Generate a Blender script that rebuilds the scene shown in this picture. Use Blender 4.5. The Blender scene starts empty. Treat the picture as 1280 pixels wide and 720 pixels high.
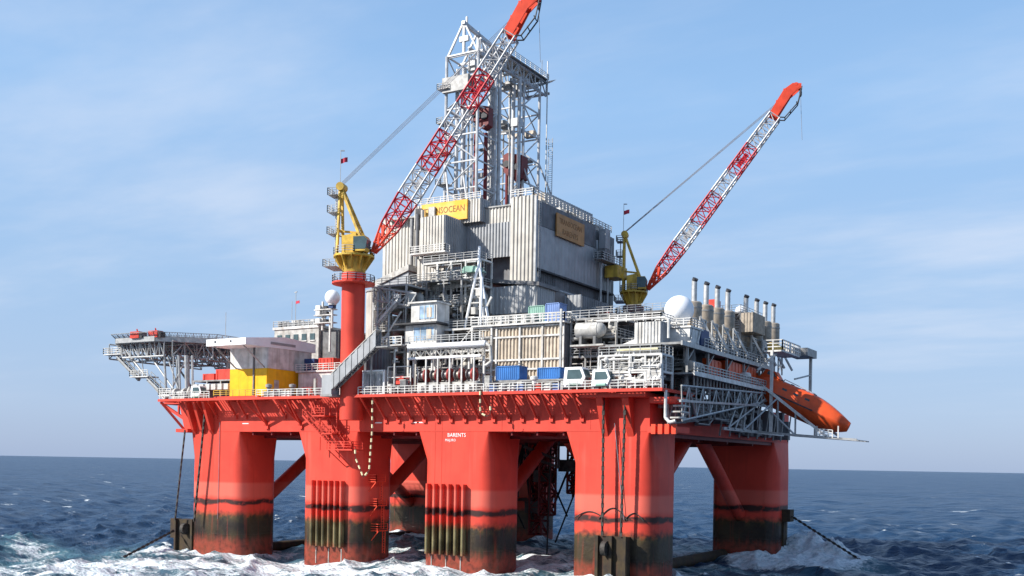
import bpy, math, random
import numpy as np
from mathutils import Vector, Matrix, noise as mnoise
R_ = math.radians
scn = bpy.context.scene
col = scn.collection

# ------------------------------------------------------------------ camera
CAM = Vector((55.82, -131.43, 14.24)); YAW = 0.530; ROLL = math.atan(0.0172)
cd = bpy.data.cameras.new('Camera'); cam = bpy.data.objects.new('Camera', cd); col.objects.link(cam)
cd.sensor_width = 36.0; cd.lens = 36.0 * 1326.4 / 1280.0
cd.shift_y = 220.0 / 1280.0
cd.clip_start = 1.0; cd.clip_end = 80000.0
Fw = Vector((-math.sin(YAW), math.cos(YAW), 0)); R0 = Vector((Fw.y, -Fw.x, 0)); U0 = Vector((0, 0, 1))
Rt = R0 * math.cos(ROLL) + U0 * math.sin(ROLL); Up = U0 * math.cos(ROLL) - R0 * math.sin(ROLL)
mw = Matrix((Rt, Up, -Fw)).transposed().to_4x4(); mw.translation = CAM
cam.matrix_world = mw
scn.camera = cam
scn.render.resolution_x = 1024; scn.render.resolution_y = 576

# ------------------------------------------------------------------ sun and sky
SUN = Vector((0.86, 1.0, -0.92)).normalized()          # direction in which the light travels
sl = bpy.data.lights.new('Sun', 'SUN'); sl.energy = 5.0; sl.angle = R_(0.6); sl.color = (1.0, 0.95, 0.88)
so = bpy.data.objects.new('Sun', sl); col.objects.link(so)
so.rotation_euler = SUN.to_track_quat('-Z', 'Y').to_euler(); so.location = (-80, -120, 160)
wd = bpy.data.worlds.new('World'); scn.world = wd; wd.use_nodes = True
nt = wd.node_tree; nt.nodes.clear()
out = nt.nodes.new('ShaderNodeOutputWorld'); bg = nt.nodes.new('ShaderNodeBackground')
sky = nt.nodes.new('ShaderNodeTexSky'); sky.sky_type = 'NISHITA'; sky.sun_disc = False
sky.sun_elevation = math.asin(-SUN.z); sky.sun_rotation = math.atan2(-SUN.x, -SUN.y)
sky.altitude = 0; sky.air_density = 1.0; sky.dust_density = 1.0; sky.ozone_density = 1.5
bg.inputs['Strength'].default_value = 0.12
# thin high cloud: noise on the sky direction projected to a layer
tc = nt.nodes.new('ShaderNodeTexCoord'); sx = nt.nodes.new('ShaderNodeSeparateXYZ'); nt.links.new(tc.outputs['Generated'], sx.inputs[0])
def mth(op, a, b=None, clamp=False):
    n = nt.nodes.new('ShaderNodeMath'); n.operation = op; n.use_clamp = clamp
    for i, v in enumerate((a, b)):
        if v is None: continue
        if isinstance(v, (int, float)): n.inputs[i].default_value = v
        else: nt.links.new(v, n.inputs[i])
    return n.outputs[0]
zz = mth('MAXIMUM', mth('ADD', sx.outputs['Z'], 0.10), 0.02)
cb = nt.nodes.new('ShaderNodeCombineXYZ')
nt.links.new(mth('DIVIDE', sx.outputs['X'], zz), cb.inputs[0]); nt.links.new(mth('DIVIDE', sx.outputs['Y'], zz), cb.inputs[1])
def cloud(scale, lo, hi, det, off, sxy):
    mp = nt.nodes.new('ShaderNodeMapping'); mp.inputs['Location'].default_value = off; mp.inputs['Rotation'].default_value = (0, 0, 0.53)
    mp.inputs['Scale'].default_value = sxy
    nt.links.new(cb.outputs[0], mp.inputs['Vector'])
    nz = nt.nodes.new('ShaderNodeTexNoise'); nz.inputs['Scale'].default_value = scale; nz.inputs['Detail'].default_value = det; nz.inputs['Roughness'].default_value = 0.55
    nt.links.new(mp.outputs[0], nz.inputs['Vector'])
    mr = nt.nodes.new('ShaderNodeMapRange'); mr.interpolation_type = 'SMOOTHSTEP'
    mr.inputs['From Min'].default_value = lo; mr.inputs['From Max'].default_value = hi
    nt.links.new(nz.outputs['Fac'], mr.inputs['Value']); return mr.outputs[0]
c1 = cloud(0.9, 0.42, 0.70, 7, (2.2, 0.4, 0), (0.55, 1.0, 1)); c2 = cloud(3.0, 0.48, 0.80, 8, (1.3, 4.2, 2), (0.35, 1.2, 1))
hz_ = nt.nodes.new('ShaderNodeMapRange'); hz_.interpolation_type = 'SMOOTHSTEP'; hz_.inputs['From Min'].default_value = 0.02; hz_.inputs['From Max'].default_value = 0.16; nt.links.new(sx.outputs['Z'], hz_.inputs['Value'])
cm = mth('MULTIPLY', mth('ADD', mth('MULTIPLY', c1, 0.5), mth('MULTIPLY', c2, 0.14)), hz_.outputs[0], True)
# air: the long path near the sea is pale and blue-grey, higher up it clears
rp = nt.nodes.new('ShaderNodeValToRGB'); cr_ = rp.color_ramp; SB = 0.12
stops = ((0.0, (0.250, 0.325, 0.48)), (0.05, (0.26, 0.355, 0.525)), (0.16, (0.245, 0.37, 0.555)), (0.32, (0.22, 0.375, 0.60)), (0.55, (0.14, 0.27, 0.50)), (1.0, (0.07, 0.15, 0.34)))
while len(cr_.elements) < len(stops): cr_.elements.new(0.5)
for e_, (p_, c_) in zip(cr_.elements, stops): e_.position = p_; e_.color = (*c_, 1)
nt.links.new(sx.outputs['Z'], rp.inputs['Fac'])
sc_ = nt.nodes.new('ShaderNodeVectorMath'); sc_.operation = 'SCALE'; sc_.inputs['Scale'].default_value = 1.0 / SB; nt.links.new(rp.outputs['Color'], sc_.inputs[0])
m0 = nt.nodes.new('ShaderNodeMix'); m0.data_type = 'RGBA'; m0.inputs['Factor'].default_value = 0.86
nt.links.new(sky.outputs[0], m0.inputs['A']); nt.links.new(sc_.outputs[0], m0.inputs['B'])
mix = nt.nodes.new('ShaderNodeMix'); mix.data_type = 'RGBA'
nt.links.new(cm, mix.inputs['Factor']); nt.links.new(m0.outputs['Result'], mix.inputs['A'])
mix.inputs['B'].default_value = (0.54 / SB, 0.57 / SB, 0.64 / SB, 1)
nt.links.new(mix.outputs['Result'], bg.inputs['Color']); nt.links.new(bg.outputs[0], out.inputs[0])
scn.view_settings.view_transform = 'Standard'; scn.view_settings.look = 'None'
scn.view_settings.exposure = 0.62; scn.view_settings.gamma = 1.0

# ------------------------------------------------------------------ materials
MATS = {}
def pm(name, c, rough=0.5, metal=0.0, var=0.12, scale=0.6, streak=0.0, sc=(0.16, 0.09, 0.05), c2=None, bump=0.0):
    m = bpy.data.materials.new(name); m.use_nodes = True; MATS[name] = m
    t = m.node_tree; b = t.nodes['Principled BSDF']
    b.inputs['Roughness'].default_value = rough; b.inputs['Metallic'].default_value = metal; b.inputs['Specular IOR Level'].default_value = 0.3
    g = t.nodes.new('ShaderNodeNewGeometry')
    n = t.nodes.new('ShaderNodeTexNoise'); n.inputs['Scale'].default_value = scale; n.inputs['Detail'].default_value = 6
    t.links.new(g.outputs['Position'], n.inputs['Vector'])
    mx = t.nodes.new('ShaderNodeMix'); mx.data_type = 'RGBA'
    d = c2 or tuple(v * (1 - 2.2 * var) for v in c)
    mx.inputs['A'].default_value = (*d, 1); mx.inputs['B'].default_value = (*[min(1, v * (1 + var)) for v in c], 1)
    mr = t.nodes.new('ShaderNodeMapRange'); mr.inputs['From Min'].default_value = 0.34; mr.inputs['From Max'].default_value = 0.62
    t.links.new(n.outputs['Fac'], mr.inputs['Value']); t.links.new(mr.outputs[0], mx.inputs['Factor'])
    o = mx.outputs['Result']
    if streak > 0:
        mp = t.nodes.new('ShaderNodeMapping'); mp.inputs['Scale'].default_value = (1.6, 1.6, 0.11)
        t.links.new(g.outputs['Position'], mp.inputs['Vector'])
        n2 = t.nodes.new('ShaderNodeTexNoise'); n2.inputs['Scale'].default_value = 1.0; n2.inputs['Detail'].default_value = 5
        t.links.new(mp.outputs[0], n2.inputs['Vector'])
        r2 = t.nodes.new('ShaderNodeMapRange'); r2.inputs['From Min'].default_value = 0.52; r2.inputs['From Max'].default_value = 0.72
        r2.inputs['To Max'].default_value = streak
        t.links.new(n2.outputs['Fac'], r2.inputs['Value'])
        m2 = t.nodes.new('ShaderNodeMix'); m2.data_type = 'RGBA'; m2.inputs['B'].default_value = (*sc, 1)
        t.links.new(o, m2.inputs['A']); t.links.new(r2.outputs[0], m2.inputs['Factor']); o = m2.outputs['Result']
    t.links.new(o, b.inputs['Base Color'])
    if bump:
        bp = t.nodes.new('ShaderNodeBump'); bp.inputs['Strength'].default_value = bump; bp.inputs['Distance'].default_value = 0.08
        t.links.new(n.outputs['Fac'], bp.inputs['Height']); t.links.new(bp.outputs[0], b.inputs['Normal'])
    return m
pm('red', (0.62, 0.055, 0.032), 0.55, var=0.08, scale=0.25, streak=0.30, sc=(0.40, 0.035, 0.02))
pm('red_crane', (0.50, 0.022, 0.035), 0.5, var=0.1)
pm('red_head', (0.72, 0.07, 0.03), 0.5, var=0.08)
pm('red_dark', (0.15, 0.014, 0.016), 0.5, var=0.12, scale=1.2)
pm('red_winch', (0.30, 0.03, 0.028), 0.55, var=0.2, scale=2.0)
pm('red_box', (0.60, 0.05, 0.03), 0.5, var=0.15, scale=1.0)
pm('orange', (0.66, 0.085, 0.02), 0.38, var=0.08, scale=0.7, streak=0.2)
pm('yellow', (0.60, 0.39, 0.06), 0.5, var=0.16, scale=0.9, streak=0.5, sc=(0.20, 0.13, 0.05))
pm('yellow_shed', (0.80, 0.45, 0.01), 0.45, var=0.05, scale=0.8, streak=0.12)
pm('sign_yellow', (0.80, 0.38, 0.02), 0.5, var=0.08, scale=0.35, c2=(0.72, 0.50, 0.16))
pm('sign_orange_shaded', (0.46, 0.22, 0.07), 0.5, var=0.1)  # stern sign: browner than the yellow one, shade put into the colour
pm('sign_text', (0.22, 0.10, 0.03), 0.6, var=0.05)
pm('white', (0.62, 0.61, 0.58), 0.45, var=0.12, scale=0.8, streak=0.45, sc=(0.30, 0.24, 0.17))
pm('white_pure', (0.84, 0.85, 0.86), 0.4, var=0.03)
pm('letter_white', (0.85, 0.78, 0.76), 0.5, var=0.03)
pm('offwhite', (0.44, 0.43, 0.40), 0.5, var=0.16, scale=1.1, streak=0.35, sc=(0.30, 0.24, 0.17))
pm('beige', (0.54, 0.46, 0.36), 0.55, var=0.10, scale=0.9, streak=0.5, sc=(0.36, 0.25, 0.15))
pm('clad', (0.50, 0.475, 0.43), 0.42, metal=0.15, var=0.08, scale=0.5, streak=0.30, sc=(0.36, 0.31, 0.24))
pm('clad_grey', (0.33, 0.34, 0.35), 0.42, metal=0.15, var=0.08, scale=0.5, streak=0.25, sc=(0.26, 0.23, 0.19))  # plain grey cladding, also the shaded copy of clad on the drill house
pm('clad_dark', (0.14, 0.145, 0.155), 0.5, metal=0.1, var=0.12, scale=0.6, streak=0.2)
pm('steel', (0.27, 0.27, 0.265), 0.45, metal=0.2, var=0.14, scale=1.2, streak=0.35, sc=(0.24, 0.17, 0.11))
pm('galv', (0.40, 0.405, 0.40), 0.42, metal=0.25, var=0.10, scale=1.3, streak=0.2, sc=(0.3, 0.26, 0.2))
pm('derrick_white', (0.50, 0.505, 0.51), 0.45, metal=0.1, var=0.10, scale=0.9, streak=0.3, sc=(0.33, 0.26, 0.19))
pm('dark', (0.055, 0.055, 0.06), 0.6, var=0.2, scale=1.2)
pm('rubber', (0.02, 0.02, 0.022), 0.7, var=0.2)
pm('grey', (0.15, 0.153, 0.156), 0.5, var=0.15, scale=1.2, streak=0.3)
pm('stack', (0.36, 0.31, 0.25), 0.5, metal=0.3, var=0.12, scale=1.5, streak=0.4, sc=(0.16, 0.12, 0.09))
pm('stack_pipe', (0.50, 0.50, 0.49), 0.4, metal=0.4, var=0.1, scale=1.5, streak=0.5, sc=(0.12, 0.10, 0.08))
pm('blue_box', (0.035, 0.16, 0.44), 0.45, var=0.1, streak=0.15)
pm('blue_light', (0.16, 0.25, 0.48), 0.5, var=0.1)
pm('green_box', (0.24, 0.42, 0.34), 0.5, var=0.1)
pm('navy', (0.03, 0.06, 0.16), 0.5, var=0.1)
pm('chain', (0.055, 0.05, 0.045), 0.7, metal=0.2, var=0.25, scale=2.5)
pm('rope', (0.20, 0.21, 0.24), 0.6, var=0.1)
pm('rope_yellow', (0.72, 0.66, 0.40), 0.6, var=0.1)
pm('fairlead', (0.024, 0.018, 0.014), 0.75, var=0.3, scale=0.9, c2=(0.060, 0.042, 0.020), streak=0.4, sc=(0.09, 0.025, 0.016), bump=0.6)
pm('flag', (0.45, 0.03, 0.06), 0.7, var=0.1)
g_ = pm('glass', (0.07, 0.11, 0.12), 0.12, var=0.1)
pm('glass_blue', (0.30, 0.42, 0.55), 0.18, var=0.2, scale=0.8)

def hull_mat(nm='hull_bands', weed_a=(0.022, 0.017, 0.014), weed_b=(0.048, 0.036, 0.020), lowc=(0.27, 0.050, 0.030)):
    """red paint with the wear bands left by the sea: faded paint, oily waterline, weed, antifouling"""
    m = bpy.data.materials.new(nm); m.use_nodes = True; MATS[nm] = m
    t = m.node_tree; b = t.nodes['Principled BSDF']; b.inputs['Roughness'].default_value = 0.5; b.inputs['Specular IOR Level'].default_value = 0.28
    N = t.nodes.new; L = t.links.new
    g = N('ShaderNodeNewGeometry'); s = N('ShaderNodeSeparateXYZ'); L(g.outputs['Position'], s.inputs[0])
    def nz(scale, det=5, mp=None):
        n = N('ShaderNodeTexNoise'); n.inputs['Scale'].default_value = scale; n.inputs['Detail'].default_value = det
        if mp:
            q = N('ShaderNodeMapping'); q.inputs['Scale'].default_value = mp; L(g.outputs['Position'], q.inputs['Vector']); L(q.outputs[0], n.inputs['Vector'])
        else: L(g.outputs['Position'], n.inputs['Vector'])
        return n.outputs['Fac']
    def M(op, a, c=None, clamp=False):
        n = N('ShaderNodeMath'); n.operation = op; n.use_clamp = clamp
        for i, v in enumerate((a, c)):
            if v is None: continue
            if isinstance(v, (int, float)): n.inputs[i].default_value = v
            else: L(v, n.inputs[i])
        return n.outputs[0]
    def ss(v, lo, hi, a=0, bb=1):
        n = N('ShaderNodeMapRange'); n.interpolation_type = 'SMOOTHSTEP'
        for k, x in zip(('From Min', 'From Max', 'To Min', 'To Max'), (lo, hi, a, bb)): n.inputs[k].default_value = x
        L(v, n.inputs['Value']); return n.outputs[0]
    def mixc(f, a, c):
        n = N('ShaderNodeMix'); n.data_type = 'RGBA'; L(f, n.inputs['Factor'])
        for k, v in (('A', a), ('B', c)):
            if isinstance(v, tuple): n.inputs[k].default_value = (*v, 1)
            else: L(v, n.inputs[k])
        return n.outputs['Result']
    z = s.outputs['Z']; n1 = nz(0.25); n2 = nz(1.1); n3 = nz(1.0, 5, (1.6, 1.6, 0.10)); n4 = nz(0.5, 4, (0.5, 0.5, 1.2))
    c = mixc(ss(n1, 0.35, 0.62), (0.57, 0.052, 0.032), (0.66, 0.062, 0.037))
    c = mixc(ss(n3, 0.54, 0.74, 0, 0.35), c, (0.42, 0.036, 0.022))
    c = mixc(M('MULTIPLY', ss(nz(0.8, 3, (1.2, 1.2, 0.05)), 0.58, 0.72, 0, 0.35), ss(z, 12, 17, 0.35, 1)), c, (0.70, 0.15, 0.11))
    zw = M('ADD', z, M('MULTIPLY', M('SUBTRACT', n1, 0.5), 1.1))
    # sun-bleached repainted band
    fade = M('MULTIPLY', ss(zw, 7.2, 8.2), M('SUBTRACT', 1.0, ss(z, 10.0, 10.5)))
    c = mixc(M('MULTIPLY', fade, 0.42), c, (0.74, 0.21, 0.15))
    # oily line near z = 7
    zl = M('ADD', z, M('MULTIPLY', M('SUBTRACT', n4, 0.5), 1.6))
    line = M('SUBTRACT', 1.0, ss(M('ABSOLUTE', M('SUBTRACT', zl, 6.95)), 0.22, 0.62))
    line = M('MULTIPLY', line, ss(n2, 0.30, 0.48, 0.45, 0.97))
    c = mixc(line, c, (0.028, 0.018, 0.016))
    # weed and grime
    weed = M('SUBTRACT', 1.0, ss(M('ADD', z, M('MULTIPLY', M('SUBTRACT', n2, 0.5), 1.8)), 4.3, 5.8))
    weed = M('MULTIPLY', weed, ss(n3, 0.28, 0.46, 0.86, 1.0))
    wc = mixc(ss(n1, 0.36, 0.62), weed_a, weed_b)
    wc = mixc(M('MULTIPLY', ss(z, 3.2, 5.4, 0, 0.6), ss(n2, 0.4, 0.6)), wc, (0.14, 0.095, 0.022))
    c = mixc(weed, c, wc)
    # antifouling showing again in the splash zone
    low = M('SUBTRACT', 1.0, ss(M('ADD', z, M('MULTIPLY', M('SUBTRACT', n3, 0.5), 2.6)), -0.4, 1.7))
    c = mixc(M('MULTIPLY', low, ss(n2, 0.3, 0.6, 0.35, 0.85)), c, lowc)
    L(c, b.inputs['Base Color'])
    L(ss(z, 0.5, 5.0, 0.25, 0.5), b.inputs['Roughness'])
    bp = N('ShaderNodeBump'); bp.inputs['Distance'].default_value = 0.1; L(M('MULTIPLY', weed, 0.5), bp.inputs['Strength']); L(nz(2.5), bp.inputs['Height']); L(bp.outputs[0], b.inputs['Normal'])
hull_mat()
hull_mat('guide_bands', (0.085, 0.070, 0.035), (0.20, 0.17, 0.085), (0.36, 0.06, 0.035))

# ------------------------------------------------------------------ mesh helpers
class MB:
    def __init__(s): s.v = []; s.f = []
    def add(s, vs, fs):
        o = len(s.v); s.v += [tuple(p) for p in vs]; s.f += [tuple(i + o for i in q) for q in fs]; return s
    def box(s, x0, x1, y0, y1, z0, z1):
        vs = [(x0, y0, z0), (x1, y0, z0), (x1, y1, z0), (x0, y1, z0), (x0, y0, z1), (x1, y0, z1), (x1, y1, z1), (x0, y1, z1)]
        return s.add(vs, [(3, 2, 1, 0), (4, 5, 6, 7), (0, 1, 5, 4), (1, 2, 6, 5), (2, 3, 7, 6), (3, 0, 4, 7)])
    def frame(s, p, q, up=None):
        d = (Vector(q) - Vector(p)); L = d.length; d.normalize()
        u = Vector(up) if up else (Vector((0, 0, 1)) if abs(d.z) < 0.95 else Vector((0, 1, 0)))
        a = d.cross(u).normalized(); b = a.cross(d).normalized(); return d, a, b, L
    def bar(s, p, q, w, h=None, up=None):
        h = h or w; d, a, b, L = s.frame(p, q, up); p = Vector(p); q = Vector(q); a = a * w / 2; b = b * h / 2
        vs = [p - a - b, p + a - b, p + a + b, p - a + b, q - a - b, q + a - b, q + a + b, q - a + b]
        return s.add(vs, [(3, 2, 1, 0), (4, 5, 6, 7), (0, 1, 5, 4), (1, 2, 6, 5), (2, 3, 7, 6), (3, 0, 4, 7)])
    def tube(s, p, q, r, n=8, r2=None, cap=True):
        r2 = r if r2 is None else r2; d, a, b, L = s.frame(p, q); p = Vector(p); q = Vector(q); vs = []
        for c, rr in ((p, r), (q, r2)):
            for i in range(n):
                t = 2 * math.pi * i / n; vs.append(c + (a * math.cos(t) + b * math.sin(t)) * rr)
        fs = [(i, i + n, (i + 1) % n + n, (i + 1) % n) for i in range(n)]
        if cap: fs += [tuple(range(n)), tuple(range(2 * n - 1, n - 1, -1))]
        return s.add(vs, fs)
    def path(s, pts, r, n=6):
        for p, q in zip(pts, pts[1:]): s.tube(p, q, r, n)
        return s
    def lathe(s, c, prof, n=20):
        c = Vector(c); vs = []; fs = []; m = len(prof)
        for r, z in prof:
            for i in range(n):
                t = 2 * math.pi * i / n; vs.append(c + Vector((r * math.cos(t), r * math.sin(t), z)))
        for k in range(m - 1):
            for i in range(n):
                fs.append((k * n + i, k * n + (i + 1) % n, (k + 1) * n + (i + 1) % n, (k + 1) * n + i))
        fs.append(tuple(range(n - 1, -1, -1))); fs.append(tuple((m - 1) * n + i for i in range(n)))
        return s.add(vs, fs)
    def sphere(s, c, r, n=24, m=14, z0=-1.0):
        pr = []
        a0 = math.asin(max(-0.999, z0))
        for k in range(m + 1):
            a = a0 + (math.pi / 2 - 0.02 - a0) * k / m; pr.append((r * math.cos(a), r * math.sin(a)))
        return s.lathe(c, pr, n)
    def loft(s, rings, cap=True):
        n = len(rings[0]); vs = [p for r in rings for p in r]; fs = []
        for k in range(len(rings) - 1):
            for i in range(n):
                fs.append((k * n + i, k * n + (i + 1) % n, (k + 1) * n + (i + 1) % n, (k + 1) * n + i))
        if cap: fs += [tuple(range(n - 1, -1, -1)), tuple((len(rings) - 1) * n + i for i in range(n))]
        return s.add(vs, fs)
    def prism(s, poly, d):
        """poly: list of 3D points, extruded by vector d"""
        n = len(poly); d = Vector(d); vs = [Vector(p) for p in poly] + [Vector(p) + d for p in poly]
        return s.add(vs, [tuple(range(n - 1, -1, -1)), tuple(range(n, 2 * n))] + [(i, (i + 1) % n, (i + 1) % n + n, i + n) for i in range(n)])
    def corr(s, p, q, z0, z1, pitch=0.55, dep=0.14, thick=0.1):
        """trapezoidal cladding sheet standing on the line p-q (outer side to the right of p->q)"""
        p = Vector((*p, 0)); q = Vector((*q, 0)); d = q - p; L = d.length; d.normalize(); nrm = Vector((d.y, -d.x, 0))
        k = max(1, round(L / pitch)); pt = L / k; prof = []
        for i in range(k):
            x = i * pt
            prof += [(x, 0), (x + pt * 0.42, 0), (x + pt * 0.56, dep), (x + pt * 0.86, dep)]
        prof.append((L, 0))
        n = len(prof); vs = []
        for z in (z0, z1):
            for x, o in prof: vs.append(p + d * x + nrm * o + Vector((0, 0, z)))
        b0 = len(vs)
        for z in (z0, z1):
            for x in (0, L): vs.append(p + d * x - nrm * thick + Vector((0, 0, z)))
        fs = [(i, i + 1, i + 1 + n, i + n) for i in range(n - 1)]
        fs += [(b0 + 1, b0, b0 + 2, b0 + 3), (b0, 0, n, b0 + 2), (n - 1, b0 + 1, b0 + 3, 2 * n - 1)]
        fs += [tuple([b0, b0 + 1] + list(range(n - 1, -1, -1))), tuple([b0 + 3, b0 + 2] + list(range(n, 2 * n)))]
        return s.add(vs, fs)
    def truss(s, p, q, w0, h0, w1=None, h1=None, n=8, rc=0.12, rb=0.07, up=None, sq=6):
        """four-chord lattice girder"""
        w1 = w0 if w1 is None else w1; h1 = h0 if h1 is None else h1
        d, a, b, L = s.frame(p, q, up); p = Vector(p); q = Vector(q); R = []
        for i in range(n + 1):
            t = i / n; c = p.lerp(q, t); w = w0 + (w1 - w0) * t; h = h0 + (h1 - h0) * t
            R.append([c + a * sa * w / 2 + b * sb * h / 2 for sa, sb in ((-1, -1), (1, -1), (1, 1), (-1, 1))])
        for k in range(4): s.tube(R[0][k], R[-1][k], rc, sq)
        for i in range(n + 1):
            for k in range(4):
                s.tube(R[i][k], R[i][(k + 1) % 4], rb, 4)
                if i < n:
                    j = (k + 1) % 4
                    if (i + k) % 2: s.tube(R[i][k], R[i + 1][j], rb, 4)
                    else: s.tube(R[i][j], R[i + 1][k], rb, 4)
        return s
    def plane_truss(s, a0, a1, b0, b1, n, rc=0.12, rb=0.08, x=True):
        """flat truss between chord a0-a1 and chord b0-b1"""
        a0, a1, b0, b1 = map(Vector, (a0, a1, b0, b1)); s.tube(a0, a1, rc, 6); s.tube(b0, b1, rc, 6)
        for i in range(n + 1):
            s.tube(a0.lerp(a1, i / n), b0.lerp(b1, i / n), rb, 5)
            if i < n:
                if i % 2: s.tube(a0.lerp(a1, i / n), b0.lerp(b1, (i + 1) / n), rb, 5)
                else: s.tube(b0.lerp(b1, i / n), a0.lerp(a1, (i + 1) / n), rb, 5)
        return s
    def rail(s, pts, h=1.15, step=1.8, r=0.045, n=3):
        for p, q in zip(pts, pts[1:]):
            p = Vector(p); q = Vector(q); L = (q - p).length; k = max(1, round(L / step)); z = Vector((0, 0, 1))
            for i in range(k + 1): s.bar(p.lerp(q, i / k), p.lerp(q, i / k) + z * h, 2 * r)
            for j in range(n): s.bar(p + z * h * (j + 1) / n, q + z * h * (j + 1) / n, 1.7 * r)
        return s
    def stair(s, p, q, w, n=None, side=(0, 1, 0)):
        p = Vector(p); q = Vector(q); sd = Vector(side).normalized() * w / 2; k = n or max(3, int(abs(q.z - p.z) / 0.3))
        for sg in (-1, 1):
            s.bar(p + sd * sg, q + sd * sg, 0.12, 0.3)
            z = Vector((0, 0, 1.0)); s.bar(p + sd * sg + z, q + sd * sg + z, 0.09)
            for i in range(0, k + 1, 3): c = p.lerp(q, i / k) + sd * sg; s.bar(c, c + z, 0.08)
        for i in range(1, k):
            c = p.lerp(q, i / k); s.bar(c - sd, c + sd, 0.26, 0.06)
        return s
    def ladder(s, p, h, axis=(1, 0, 0), w=0.5):
        p = Vector(p); a = Vector(axis) * w / 2
        for sg in (-1, 1): s.bar(p + a * sg, p + a * sg + Vector((0, 0, h)), 0.09)
        for i in range(int(h / 0.4)): z = Vector((0, 0, 0.3 + 0.4 * i)); s.bar(p - a + z, p + a + z, 0.06)
        return s
    def build(s, name, mat, parent=None, smooth=False, kind=None, label=None):
        me = bpy.data.meshes.new(name)
        o = bpy.data.objects.new(name, me); col.objects.link(o)
        org = Vector((0, 0, 0))
        if parent is not None:
            r = parent
            while r.parent is not None: r = r.parent
            org = r.location
        elif s.v:
            a = np.array(s.v); org = Vector(((a[:, 0].min() + a[:, 0].max()) / 2, (a[:, 1].min() + a[:, 1].max()) / 2, a[:, 2].min()))
            o.location = org
        me.from_pydata([(x - org.x, y - org.y, z - org.z) for x, y, z in s.v], [], s.f); me.update()
        if parent is not None: o.parent = parent
        me.materials.append(MATS[mat] if isinstance(mat, str) else mat)
        if smooth:
            me.polygons.foreach_set('use_smooth', [True] * len(me.polygons)); me.set_sharp_from_angle(angle=R_(38))
        if kind: o['kind'] = kind
        if label: o['label'] = label
        return o
def thing(name, label, cat, loc, group=None):
    o = bpy.data.objects.new(name, None); col.objects.link(o); o.location = loc; o.empty_display_size = 0.5
    o['label'] = label; o['category'] = cat
    if group: o['group'] = group
    return o
def one(mb, name, mat, label, cat, group=None, smooth=False):
    o = mb.build(name, mat, None, smooth); o['label'] = label; o['category'] = cat
    if group: o['group'] = group
    return o
def text(s, size, org, right, up, mat, parent, name='lettering', squeeze=1.0):
    cu = bpy.data.curves.new(name, 'FONT'); cu.body = s; cu.size = size; cu.extrude = 0.012; cu.align_x = 'LEFT'; cu.resolution_u = 2
    t = bpy.data.objects.new('tmp_text', cu); col.objects.link(t)
    dg = bpy.context.evaluated_depsgraph_get(); me = bpy.data.meshes.new_from_object(t.evaluated_get(dg))
    bpy.data.objects.remove(t); right = Vector(right).normalized(); up = Vector(up).normalized(); nr = right.cross(up); org = Vector(org)
    r = parent
    while r.parent is not None: r = r.parent
    for v in me.vertices: v.co = org + right * v.co.x * squeeze + up * v.co.y + nr * v.co.z - r.location
    me.materials.clear(); me.materials.append(MATS[mat]); o = bpy.data.objects.new(name, me); col.objects.link(o); o.parent = parent
    return o
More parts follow.
